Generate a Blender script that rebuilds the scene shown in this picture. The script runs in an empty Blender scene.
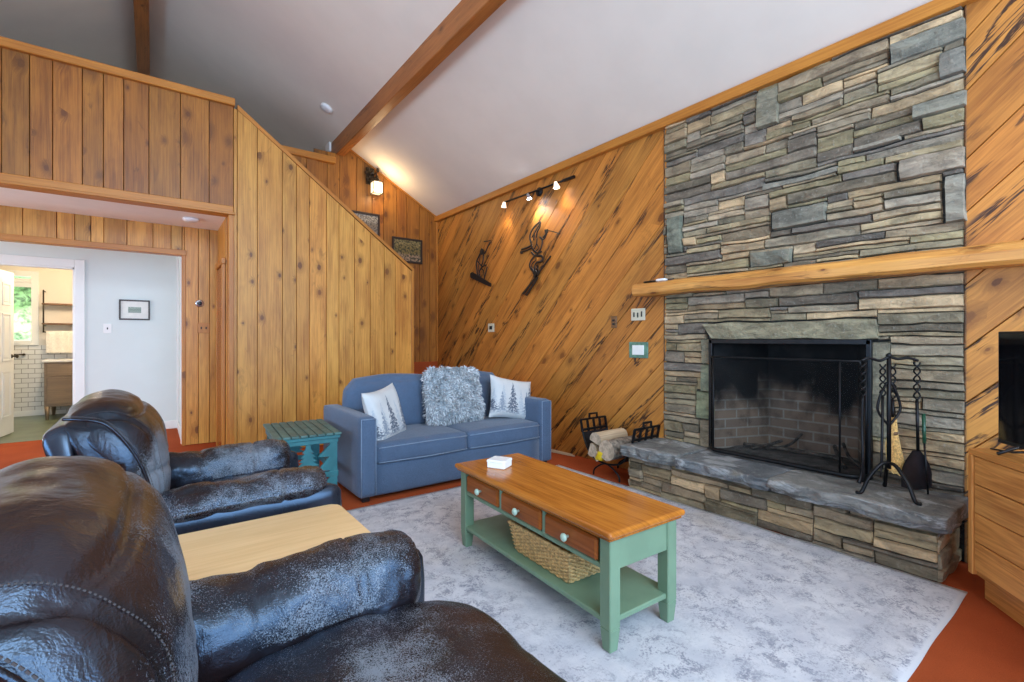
import bpy, bmesh, math, random
import numpy as np
from mathutils import Vector, Matrix, noise

random.seed(11)
S = bpy.context.scene
COL = S.collection
PI = math.pi

# ------------------------------------------------------------------ camera, world, light, exposure
CAM_Z = 1.22
F = 475.0                                   # focal length in pixels of the 1024 wide frame
YAW = math.atan2(359.0, 475.0)
cd = bpy.data.cameras.new('camera')
cam = bpy.data.objects.new('camera', cd)
COL.objects.link(cam)
cam.location = (0, 0, CAM_Z)
cam.rotation_euler = (PI / 2, 0, -(PI / 2 - math.atan2(.798, .603)))
cd.sensor_width = 36.0
cd.lens = 36.0 * F / 1024.0
cd.shift_y = -2.0 / 1024.0
cd.clip_start = .02
S.camera = cam
S.view_settings.view_transform = 'Standard'
S.view_settings.look = 'None'
S.view_settings.exposure = 0.0
S.view_settings.gamma = 1.0
S.view_settings.use_curve_mapping = False
S.cycles.use_denoising = True
S.cycles.max_bounces = 10
S.cycles.diffuse_bounces = 6
S.cycles.transparent_max_bounces = 24
S.cycles.sample_clamp_indirect = 6.0

W = bpy.data.worlds.new('world')
S.world = W
W.use_nodes = True
bg = W.node_tree.nodes['Background']
bg.inputs[0].default_value = (.75, .87, 1, 1)
bg.inputs[1].default_value = 2.2

def area(name, loc, rot, sx, sy, power, color):
    l = bpy.data.lights.new(name, 'AREA')
    l.shape = 'RECTANGLE'; l.size = sx; l.size_y = sy; l.energy = power; l.color = color
    o = bpy.data.objects.new(name, l); COL.objects.link(o)
    o.location = loc; o.rotation_euler = rot
    return o
# daylight through the windows behind and beside the photographer, plus an added soffit fill
area('daylight_rear_window', (1.0, -2.42, 1.75), (PI / 2, 0, 0), 4.4, 2.3, 235, (.40, .65, 1))
area('daylight_left_window', (-3.62, 1.2, 1.45), (PI / 2, 0, -PI / 2), 3.4, 1.7, 175, (.30, .60, 1))
area('soffit_fill_light', (-3.6, 6.15, 1.2), (PI / 2, 0, -PI / 2), .8, 1.4, 42, (.92, .96, 1))  # added lamp, brightens the soffit over the hall opening; no window there
area('daylight_gable_window', (.2, -2.42, 3.7), (PI / 2, 0, 0), 3.2, 1.2, 200, (.66, .82, 1))

FW = (.603, .798); RT = (.798, -.603)
def ray(px, py):
    dx = (px - 512) / F
    return FW[0] + dx * RT[0], FW[1] + dx * RT[1], (339 - py) / F
def at_x(px, py, X):
    a = ray(px, py); t = X / a[0]
    return (a[1] * t, CAM_Z + a[2] * t)         # Y, z
def at_y(px, py, Y):
    a = ray(px, py); t = Y / a[1]
    return (a[0] * t, CAM_Z + a[2] * t)         # X, z
def at_z(px, py, z):
    a = ray(px, py); t = (z - CAM_Z) / a[2]
    return (a[0] * t, a[1] * t)

XA = 3.55          # fireplace wall
YK = 5.68          # stair side wall and balcony front
YB = 6.62          # wall behind the stair
EAVE = 3.05
SLOPE = .545
def ceil_z(x):
    return 3.10 + SLOPE * (3.55 - x) if x > -.1 else 3.10 + SLOPE * 3.65 + SLOPE * (x + .1)

# ------------------------------------------------------------------ materials
def NT(name):
    m = bpy.data.materials.new(name); m.use_nodes = True
    nt = m.node_tree
    return m, nt, nt.nodes['Principled BSDF']
class G:
    """small node-graph writer"""
    def __init__(s, nt): s.nt = nt
    def n(s, typ, ins=None, **kw):
        nd = s.nt.nodes.new(typ)
        for k, v in kw.items(): setattr(nd, k, v)
        for k, v in (ins or {}).items(): s.set(nd, k, v)
        return nd
    def set(s, nd, k, v):
        if isinstance(v, bpy.types.NodeSocket): s.nt.links.new(v, nd.inputs[k])
        else: nd.inputs[k].default_value = v
    def math(s, op, a, b=0.0, c=0.0, clamp=False):
        nd = s.n('ShaderNodeMath', operation=op, use_clamp=clamp)
        s.set(nd, 0, a); s.set(nd, 1, b)
        if op in ('MULTIPLY_ADD', 'SMOOTH_MIN', 'COMPARE'): s.set(nd, 2, c)
        return nd.outputs[0]
    def step(s, x, lo, hi):
        nd = s.n('ShaderNodeMapRange', interpolation_type='SMOOTHSTEP')
        s.set(nd, 0, x); nd.inputs[1].default_value = lo; nd.inputs[2].default_value = hi
        nd.inputs[3].default_value = 0; nd.inputs[4].default_value = 1
        return nd.outputs[0]
    def mix(s, f, a, b, mode='MIX'):
        nd = s.n('ShaderNodeMix', data_type='RGBA', blend_type=mode)
        s.set(nd, 0, f)
        for k, v in ((6, a), (7, b)):
            if isinstance(v, tuple): v = (*v[:3], 1)
            s.set(nd, k, v)
        return nd.outputs[2]
    def mapv(s, vec, scale, loc=(0, 0, 0), rot=(0, 0, 0)):
        nd = s.n('ShaderNodeMapping'); s.set(nd, 0, vec)
        nd.inputs[1].default_value = loc; nd.inputs[2].default_value = rot; nd.inputs[3].default_value = scale
        return nd.outputs[0]
    def noise(s, vec, scale=1.0, detail=4.0, rough=.55, dist=0.0):
        nd = s.n('ShaderNodeTexNoise'); s.set(nd, 'Vector', vec)
        nd.inputs['Scale'].default_value = scale; nd.inputs['Detail'].default_value = detail
        nd.inputs['Roughness'].default_value = rough; nd.inputs['Distortion'].default_value = dist
        return nd.outputs[0]
    def voro(s, vec, scale=1.0, feature='F1'):
        nd = s.n('ShaderNodeTexVoronoi', feature=feature); s.set(nd, 'Vector', vec)
        nd.inputs['Scale'].default_value = scale
        return nd
    def bump(s, h, strength=.3, dist=.01, normal=None):
        nd = s.n('ShaderNodeBump'); s.set(nd, 'Height', h)
        nd.inputs['Strength'].default_value = strength; nd.inputs['Distance'].default_value = dist
        if normal: s.set(nd, 'Normal', normal)
        return nd.outputs[0]
    def uv(s): return s.n('ShaderNodeUVMap').outputs[0]
    def obj(s): return s.n('ShaderNodeTexCoord').outputs['Object']
    def sep(s, v):
        nd = s.n('ShaderNodeSeparateXYZ'); s.set(nd, 0, v); return nd.outputs
    def attr(s, name): return s.n('ShaderNodeAttribute', attribute_name=name).outputs

def simple(name, col, rough=.5, metal=0.0, var=0.0, scale=20.0, bump=0.0, spec=.5, bscale=None):
    m, nt, b = NT(name); g = G(nt)
    b.inputs['Roughness'].default_value = rough; b.inputs['Metallic'].default_value = metal
    b.inputs['Specular IOR Level'].default_value = spec
    v = g.obj(); nz = g.noise(v, scale, 4)
    lo = tuple(c * (1 - var) for c in col); hi = tuple(min(1, c * (1 + var)) for c in col)
    g.set(b, 'Base Color', g.mix(g.step(nz, .3, .7), lo, hi))
    if bump: g.set(b, 'Normal', g.bump(g.noise(v, bscale or scale * 3, 3), bump, .004))
    return m

def wood(name, light, dark, knots=.5, crack=0.0, rough=.42, grain=1.0, figure=.5, knotcol=(.12, .036, .006), spec=.4):
    """boards: UV runs in metres along (u) and across (v) the grain; colour attribute 'tint' varies the boards"""
    m, nt, b = NT(name); g = G(nt)
    uv = g.uv(); tint = g.attr('tint')[0]
    kn = g.voro(g.mapv(uv, (4.0, 6.6, 1)), 1.0); kn.voronoi_dimensions = '2D'
    kd = kn.outputs['Distance']; kr = g.sep(kn.outputs['Color'])
    pres = g.math('GREATER_THAN', kr[0], 1 - knots * .55)
    size = g.math('MULTIPLY_ADD', g.math('POWER', kr[1], 2.2), .17, .05)
    rel = g.math('DIVIDE', kd, size)
    wob = g.noise(uv, 55, 3)
    rel = g.math('ADD', rel, g.math('MULTIPLY_ADD', wob, .9, -.45))
    core = g.math('MULTIPLY', g.math('SUBTRACT', 1.0, g.step(rel, .75, 1.15)), pres)
    halo = g.math('MULTIPLY', g.math('SUBTRACT', 1.0, g.step(rel, .8, 3.4)), pres)
    warp = g.math('MULTIPLY', halo, .03)
    su = g.sep(uv)
    cv = g.n('ShaderNodeCombineXYZ'); g.set(cv, 0, su[0]); g.set(cv, 1, g.math('ADD', su[1], warp))
    wv = cv.outputs[0]
    fine = g.step(g.noise(g.mapv(wv, (1.6, 75, 1)), 1, 5, .65), .28, .72)
    mid = g.noise(g.mapv(wv, (.8, 9, 1)), 1, 3, .5, .8)
    rings = g.math('MULTIPLY_ADD', g.math('SINE', g.math('MULTIPLY', mid, 58.0)), .5, .5)
    amount = g.math('ADD', g.math('MULTIPLY', fine, .62 * grain), g.math('MULTIPLY', rings, .36 * figure))
    amount = g.math('ADD', amount, g.math('MULTIPLY_ADD', g.step(g.noise(g.mapv(uv, (1.3, 7, 1)), 1, 4, .6), .25, .75), .75, -.42), clamp=True)
    c = g.mix(amount, light, dark)
    c = g.mix(g.math('MULTIPLY', halo, .50), c, tuple(x * .62 for x in dark))
    scar = g.math('MULTIPLY', g.step(g.noise(g.mapv(uv, (2.6, 5.5, 1), (5, 1, 0)), 1, 5, .7, 1.0), .60, .72), .55 * min(1, knots * 1.6))
    c = g.mix(scar, c, tuple(x * .45 for x in dark))
    kc = g.mix(g.step(kr[2], .3, .8), knotcol, (.19, .062, .010))
    c = g.mix(g.math('MULTIPLY', core, g.math('MULTIPLY_ADD', wob, .7, .5), clamp=True), c, kc)
    hgt = g.math('MULTIPLY', fine, .3)
    if crack:
        n1 = g.noise(g.mapv(wv, (1.1, 10, 1), (3, 7, 0)), 1, 5, .62, .6)
        line = g.math('SUBTRACT', 1.0, g.step(g.math('ABSOLUTE', g.math('SUBTRACT', n1, .5)), .008, .04))
        gate = g.step(g.noise(g.mapv(uv, (.9, 4.5, 1), (9, 2, 0)), 1, 2), .47, .60)
        ck = g.math('MULTIPLY', g.math('MULTIPLY', line, gate), crack, clamp=True)
        c = g.mix(ck, c, (.05, .018, .006))
        wide = g.math('MULTIPLY', g.step(g.noise(g.mapv(uv, (.7, 7, 1), (1, 5, 0)), 1, 4, .6), .60, .74), .36 * crack)
        c = g.mix(wide, c, tuple(x * .42 for x in dark))
        hgt = g.math('SUBTRACT', hgt, ck)
    c = g.mix(1.0, c, tint, 'MULTIPLY')
    g.set(b, 'Base Color', c)
    b.inputs['Roughness'].default_value = rough
    b.inputs['Specular IOR Level'].default_value = spec
    g.set(b, 'Normal', g.bump(hgt, .25, .004))
    return m

def stone_mat(name, pale=0.0):
    m, nt, b = NT(name); g = G(nt)
    o = g.obj(); tint = g.attr('tint')[0]
    n1 = g.noise(g.mapv(o, (5, 5, 16)), 1, 6, .65, .6)
    n2 = g.noise(o, 44, 6, .75)
    n3 = g.noise(g.mapv(o, (3, 3, 5), (4, 4, 4)), 1, 4, .6)
    c = g.mix(g.step(n1, .32, .72), (.55, .55, .54), (1.28, 1.26, 1.2))
    c = g.mix(1.0, c, tint, 'MULTIPLY')
    c = g.mix(g.math('MULTIPLY', g.step(n2, .54, .70), .5), c, (.42, .39, .32))
    c = g.mix(g.math('MULTIPLY', g.step(n2, .46, .26), .55), c, (.035, .035, .03))
    c = g.mix(g.math('MULTIPLY', g.step(n3, .58, .74), .30), c, (.30, .22, .11))
    if pale:
        q = g.noise(g.mapv(o, (5, 2.6, 12), (2, 6, 1)), 1, 5, .65, 1.4)
        c = g.mix(g.math('MULTIPLY', g.step(q, .52, .62), pale), c, (.46, .47, .46))
        c = g.mix(g.math('MULTIPLY', g.step(q, .44, .34), pale), c, (.07, .075, .085))
    g.set(b, 'Base Color', c)
    b.inputs['Roughness'].default_value = .72
    b.inputs['Specular IOR Level'].default_value = .35
    h = g.math('ADD', g.math('MULTIPLY', n1, 1.0), g.math('MULTIPLY', n2, .7))
    g.set(b, 'Normal', g.bump(h, 1.0, .016))
    return m

def leather_mat():
    m, nt, b = NT('worn_leather'); g = G(nt)
    o = g.obj(); wear = g.sep(g.attr('tint')[0])[0]
    fleck = g.noise(o, 290, 4, .8)
    patch = g.noise(o, 9, 4, .65)
    thr = g.math('ADD', g.math('MULTIPLY', wear, .50), g.math('MULTIPLY_ADD', patch, .42, -.21))
    mask = g.step(g.math('ADD', fleck, g.math('SUBTRACT', thr, .42)), .46, .56)
    big = g.step(g.math('ADD', g.noise(o, 40, 5, .7), g.math('SUBTRACT', thr, .72)), .30, .36)
    mask = g.math('MAXIMUM', g.math('MULTIPLY', mask, g.step(thr, .03, .22)), g.math('MULTIPLY', big, g.step(wear, .5, .8)))
    br = g.mix(g.step(g.noise(o, 5, 3), .35, .7), (.007, .005, .006), (.020, .010, .009))
    c = g.mix(g.math('MULTIPLY', mask, .72), br, (.235, .27, .31))
    g.set(b, 'Base Color', c)
    g.set(b, 'Roughness', g.math('MULTIPLY_ADD', mask, .32, .27))
    b.inputs['Specular IOR Level'].default_value = .70
    b.inputs['Specular Tint'].default_value = (.50, .72, 1, 1)  # blue of the window light put into the leather's highlights
    cr = g.math('ADD', g.noise(o, 26, 5, .6, 1.2), g.math('MULTIPLY', g.noise(g.mapv(o, (9, 4, 5)), 1, 4, .6, 2.0), 1.4))
    pores = g.voro(o, 330).outputs['Distance']
    h = g.math('ADD', cr, g.math('MULTIPLY', pores, .10))
    h = g.math('SUBTRACT', h, g.math('MULTIPLY', mask, .12))
    g.set(b, 'Normal', g.bump(h, .22, .012))
    return m

def fabric(name, col, scale=420, rough=.9, var=.28, bump=.4, sheen=.2):
    m, nt, b = NT(name); g = G(nt); o = g.obj()
    n = g.noise(o, scale, 2, .6); big = g.noise(o, 7, 3)
    f = g.math('ADD', g.step(n, .3, .7), g.math('MULTIPLY_ADD', big, .5, -.25), clamp=True)
    g.set(b, 'Base Color', g.mix(f, tuple(c * (1 - var) for c in col), tuple(c * (1 + var) for c in col)))
    b.inputs['Roughness'].default_value = rough
    b.inputs['Specular IOR Level'].default_value = .2
    b.inputs['Sheen Weight'].default_value = sheen
    g.set(b, 'Normal', g.bump(n, bump, .003))
    return m

def brick_mat(name, c1, c2, mortar, bw, bh, ms, rough=.6, soot=False, bump=.5):
    m, nt, b = NT(name); g = G(nt); uv = g.uv()
    br = g.n('ShaderNodeTexBrick'); g.set(br, 'Vector', uv)
    br.inputs['Color1'].default_value = (*c1, 1); br.inputs['Color2'].default_value = (*c2, 1); br.inputs['Mortar'].default_value = (*mortar, 1)
    br.inputs['Scale'].default_value = 1; br.inputs['Mortar Size'].default_value = ms
    br.inputs['Brick Width'].default_value = bw; br.inputs['Row Height'].default_value = bh
    c = br.outputs[0]
    if soot:
        s = g.sep(uv)
        n = g.noise(g.mapv(uv, (3.2, 1.6, 1)), 1, 3, .5, .4)
        f = g.step(g.math('ADD', g.math('MULTIPLY', s[1], 1.25), g.math('MULTIPLY_ADD', n, 1.5, -.75)), .25, .62)
        c = g.mix(f, c, (.006, .006, .006))
        c = g.mix(g.math('MULTIPLY', g.step(g.noise(uv, 7, 3), .45, .7), .45), c, (.03, .026, .022))
    g.set(b, 'Base Color', c)
    b.inputs['Roughness'].default_value = rough
    g.set(b, 'Normal', g.bump(br.outputs[1], -bump, .006))
    return m

def emis(name, col, strength, base=(.8, .8, .8)):
    m, nt, b = NT(name)
    b.inputs['Base Color'].default_value = (*base, 1)
    b.inputs['Emission Color'].default_value = (*col, 1)
    b.inputs['Emission Strength'].default_value = strength
    return m

M = {}
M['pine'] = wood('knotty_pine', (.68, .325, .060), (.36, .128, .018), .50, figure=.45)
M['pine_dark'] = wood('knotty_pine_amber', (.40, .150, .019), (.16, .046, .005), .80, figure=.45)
M['trim'] = wood('pine_trim', (.52, .205, .031), (.33, .105, .014), .05, figure=.25)
M['diag'] = wood('rough_sawn_board', (.56, .222, .038), (.27, .088, .013), .30, 1.0, figure=.3, rough=.5)
M['beam'] = wood('beam_wood', (.42, .15, .035), (.22, .07, .015), .25, .4, figure=.3)
M['mantel'] = wood('mantel_wood', (.70, .33, .075), (.39, .13, .022), .60, .6, figure=.5, knotcol=(.12, .035, .012))
M['oak'] = wood('oak_cabinet', (.74, .335, .085), (.44, .155, .030), .0, figure=1.1, grain=.9)
M['table_top'] = wood('honey_pine_top', (.51, .178, .024), (.23, .060, .006), .12, figure=.6, rough=.17, spec=.6)
M['drawer'] = wood('drawer_pine', (.34, .095, .018), (.16, .040, .006), .05, figure=.5, rough=.2)
M['maple'] = wood('maple_top', (.74, .50, .25), (.58, .36, .15), .0, figure=.35, grain=.7, rough=.35)
M['vanity'] = wood('vanity_oak', (.26, .18, .11), (.15, .10, .06), .05, figure=.4)
M['shelf_wood'] = wood('shelf_walnut', (.25, .13, .06), (.14, .07, .03), .0)
M['stone'] = stone_mat('ledge_stone')
M['slab'] = stone_mat('hearth_slab_stone', .6)
M['mortar'] = simple('stone_joint', (.030, .028, .024), .95, var=.3)
M['leather'] = leather_mat()
M['leather_panel'] = simple('smooth_leather_panel', (.014, .015, .021), .26, var=.2, scale=6, spec=.75, bump=.05)
M['leather_panel'].node_tree.nodes['Principled BSDF'].inputs['Specular Tint'].default_value = (.50, .72, 1, 1)  # panel highlights tinted blue too, daylight colour put into the material
M['thread'] = simple('stitching_thread', (.045, .040, .040), .7)
M['sofa'] = fabric('blue_sofa_fabric', (.078, .120, .190), 300)
M['piping'] = fabric('blue_piping', (.20, .27, .36), 300)
M['plaster'] = simple('ceiling_plaster', (.80, .725, .615), .9, var=.02, scale=3, spec=.2)
M['white_paint'] = simple('white_paint', (.84, .85, .82), .5, var=.02, scale=3)
M['hall_paint'] = simple('pale_wall_paint', (.70, .76, .74), .8, var=.02, scale=2)
M['bath_paint'] = simple('cream_wall_paint', (.80, .74, .64), .8, var=.02, scale=2)
M['soffit'] = simple('soffit_plaster', (.86, .83, .78), .9, var=.03, scale=3)
M['black_metal'] = simple('black_iron', (.012, .012, .013), .42, .6, var=.3)
M['black_steel'] = simple('black_sheet_metal', (.016, .018, .022), .38, .4, var=.3)
M['bronze'] = simple('dark_bronze', (.06, .045, .03), .35, .8)
M['sage'] = simple('sage_green_paint', (.165, .265, .165), .42, var=.06, scale=8)
M['sage_knob'] = simple('pale_green_knob', (.42, .56, .44), .3)
M['teal'] = simple('teal_paint', (.024, .150, .165), .42, var=.15, scale=10)
M['teal_top'] = simple('weathered_teal_slats', (.065, .145, .130), .5, var=.25, scale=14)
M['white_plastic'] = simple('white_plastic', (.82, .82, .80), .4)
M['cream_plastic'] = simple('cream_plastic', (.62, .57, .42), .4)
M['brown_plastic'] = simple('brown_plastic', (.16, .07, .02), .35)
M['dark_hole'] = simple('dark_slot', (.008, .008, .008), .6)
M['frame_dark'] = simple('dark_wood_frame', (.030, .016, .008), .4)
M['frame_green'] = simple('green_patina_frame', (.10, .22, .15), .5, var=.3)
M['paper'] = simple('white_paper', (.80, .80, .74), .8, var=.04)
M['tin'] = simple('brushed_chrome', (.6, .62, .64), .2, .9)
M['broom'] = simple('broom_straw', (.80, .50, .18), .8, var=.35, scale=90)
M['ash'] = simple('grey_ash', (.12, .115, .105), .95, var=.4, scale=16, bump=.5)
M['char'] = simple('charred_wood', (.10, .085, .07), .9, var=.7, scale=22, bump=.8)
M['bark'] = simple('grey_bark', (.20, .165, .125), .9, var=.6, scale=26, bump=1.0)
M['split'] = wood('split_firewood', (.62, .47, .30), (.42, .29, .17), .0, grain=1.3, rough=.8)
M['log_end'] = simple('sawn_log_end', (.46, .36, .25), .85, var=.3, scale=30)
M['yellow'] = simple('yellow_wrapper', (.75, .52, .01), .4, var=.15)
M['green_plastic'] = simple('green_plastic', (.012, .07, .035), .35)
M['wicker'] = simple('wicker', (.58, .38, .15), .6, var=.35, scale=60)
M['towel'] = fabric('white_towel', (.80, .76, .68), 200)
M['counter'] = simple('white_counter', (.82, .80, .76), .2)
M['screen_black'] = simple('tv_glass', (.004, .004, .005), .08, spec=.6)
M['tv_black'] = simple('tv_plastic', (.010, .010, .011), .3)
M['art_black'] = simple('art_iron', (.018, .014, .012), .45, .3)
M['chain_wood'] = simple('small_twig', (.20, .11, .05), .8)
M['lamp_glow'] = emis('lamp_glass_lit', (1, .74, .42), 1.9)
M['bulb'] = emis('spot_bulb_lit', (1, .86, .68), 45)
M['bulb_white'] = emis('spot_bulb_bright', (.85, .90, 1), 130)
M['frosted'] = emis('spot_shade_lit', (1, .72, .42), 1.6)
M['leaf'] = simple('garden_leaves', (.34, .52, .24), .7, var=.7, scale=9)
M['bath_floor'] = simple('green_vinyl_floor', (.13, .16, .10), .35, var=.15, scale=5)
M['tile'] = brick_mat('white_subway_tile', (.80, .80, .77), (.74, .74, .71), (.30, .29, .27), .15, .075, .004, .25, bump=.3)
M['firebrick'] = brick_mat('sooty_firebrick', (.36, .25, .17), (.27, .20, .15), (.42, .38, .31), .215, .075, .007, .9, soot=True)

def carpet_mat():
    m, nt, b = NT('rust_carpet'); g = G(nt); o = g.obj()
    n = g.noise(o, 220, 3, .7); big = g.noise(o, 2.2, 4, .6)
    f = g.math('ADD', g.math('MULTIPLY', n, .7), g.math('MULTIPLY_ADD', big, .9, -.3), clamp=True)
    g.set(b, 'Base Color', g.mix(f, (.25, .042, .012), (.50, .105, .030)))
    b.inputs['Roughness'].default_value = .95; b.inputs['Specular IOR Level'].default_value = .1
    g.set(b, 'Normal', g.bump(n, .8, .006)); return m
M['carpet'] = carpet_mat()

def rug_mat():
    m, nt, b = NT('distressed_rug'); g = G(nt); o = g.obj()
    a = g.noise(o, 3.0, 6, .7, .5); fl = g.noise(o, 95, 4, .75); med = g.noise(g.mapv(o, (13, 13, 1)), 1, 6, .75, .6)
    mask = g.step(g.math('ADD', g.math('MULTIPLY', med, .62), g.math('MULTIPLY', fl, .42)), .50, .60)
    mask = g.math('MULTIPLY', mask, g.math('MULTIPLY_ADD', g.step(a, .38, .58), .65, .15))
    c = g.mix(g.step(g.noise(o, 6, 5, .65), .35, .65), (.50, .50, .53), (.62, .61, .62))
    c = g.mix(mask, c, (.20, .205, .25))
    tan = g.math('MULTIPLY', g.step(g.noise(o, 1.4, 4), .56, .72), .45)
    c = g.mix(tan, c, (.42, .36, .29))
    s = g.sep(o)                      # woven border bands, in metres from the centre
    ex = g.math('SUBTRACT', 1.20, g.math('ABSOLUTE', s[0])); ey = g.math('SUBTRACT', 1.46, g.math('ABSOLUTE', s[1]))
    e = g.math('MINIMUM', ex, ey)
    band = g.math('SUBTRACT', 1.0, g.step(g.math('ABSOLUTE', g.math('SUBTRACT', e, .19)), .012, .03))
    c = g.mix(g.math('MULTIPLY', g.math('MULTIPLY', band, g.step(fl, .4, .6)), .5), c, (.30, .30, .33))
    c = g.mix(g.math('SUBTRACT', 1.0, g.step(e, .03, .045)), c, (.60, .59, .59))
    g.set(b, 'Base Color', c); b.inputs['Roughness'].default_value = .95; b.inputs['Specular IOR Level'].default_value = .1
    g.set(b, 'Normal', g.bump(g.noise(o, 300, 2), .5, .004)); return m
M['rug'] = rug_mat()

def mesh_mat():
    m, nt, b = NT('fire_screen_mesh'); g = G(nt)
    b.inputs['Base Color'].default_value = (.004, .004, .004, 1); b.inputs['Roughness'].default_value = .7; b.inputs['Specular IOR Level'].default_value = .1
    tr = g.n('ShaderNodeBsdfTransparent'); mx = g.n('ShaderNodeMixShader')
    mx.inputs[0].default_value = .38
    nt.links.new(tr.outputs[0], mx.inputs[1]); nt.links.new(b.outputs[0], mx.inputs[2])
    nt.links.new(mx.outputs[0], nt.nodes['Material Output'].inputs[0]); return m
M['mesh'] = mesh_mat()

def fur_mat():
    m, nt, b = NT('grey_faux_fur'); g = G(nt); o = g.obj(); t = g.attr('tint')[0]
    g.set(b, 'Base Color', g.mix(1.0, (.62, .66, .68), t, 'MULTIPLY'))
    b.inputs['Roughness'].default_value = .85; return m
M['fur'] = fur_mat()

def pine_print(name):
    m, nt, b = NT(name); g = G(nt); uv = g.uv(); s = g.sep(uv)
    c = g.mix(g.noise(uv, 6, 4), (.66, .66, .63), (.54, .56, .56))
    for n, off, hb, ha, w, colr in ((5.0, .3, .55, .30, .50, (.46, .50, .53)), (3.4, .8, .45, .40, .44, (.25, .29, .34)), (2.3, .45, .45, .42, .36, (.12, .14, .18))):
        x = g.math('MULTIPLY_ADD', s[0], n, off)
        fx = g.math('ABSOLUTE', g.math('SUBTRACT', g.math('FRACT', x), .5))
        wn = g.n('ShaderNodeTexWhiteNoise', noise_dimensions='1D'); g.set(wn, 'W', g.math('ADD', g.math('FLOOR', x), n))
        h = g.math('MULTIPLY_ADD', wn.outputs[0], ha, hb)
        t = g.math('DIVIDE', g.math('SUBTRACT', h, s[1]), h)
        saw = g.math('FRACT', g.math('MULTIPLY', t, 8.0))
        wid = g.math('MULTIPLY', g.math('MULTIPLY', t, w), g.math('MULTIPLY_ADD', saw, .75, .6))
        k = g.math('MULTIPLY', g.math('LESS_THAN', fx, wid), g.step(g.noise(uv, 26, 4), .38, .5))
        k = g.math('MULTIPLY', k, g.step(s[1], .06, .22))
        c = g.mix(k, c, colr)
    g.set(b, 'Base Color', c); b.inputs['Roughness'].default_value = .9
    b.inputs['Specular IOR Level'].default_value = .15
    g.set(b, 'Normal', g.bump(g.noise(uv, 240, 2), .3, .003)); return m
M['pine_pillow'] = pine_print('pine_tree_print')

def painting(name, sky, mid, low, dark, sc=7.0):
    m, nt, b = NT(name); g = G(nt); uv = g.uv(); s = g.sep(uv)
    n = g.noise(uv, sc, 6, .7, .7); n2 = g.noise(uv, sc * 2.6, 5, .7)
    v = g.math('ADD', s[1], g.math('MULTIPLY_ADD', n, .5, -.25))
    c = g.mix(g.step(v, .22, .40), low, mid); c = g.mix(g.step(v, .62, .82), c, sky)
    c = g.mix(g.step(n2, .44, .58), c, dark)
    g.set(b, 'Base Color', c); b.inputs['Roughness'].default_value = .35; return m
M['pic_winter'] = painting('grey_woodland_picture', (.40, .36, .29), (.22, .17, .12), (.42, .38, .32), (.05, .04, .035))
M['pic_autumn'] = painting('autumn_path_picture', (.30, .22, .08), (.20, .14, .04), (.34, .22, .13), (.03, .03, .012), 4)
M['pic_etching'] = painting('green_landscape_etching', (.45, .52, .40), (.28, .36, .26), (.36, .42, .32), (.08, .11, .08), 9)

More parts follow.
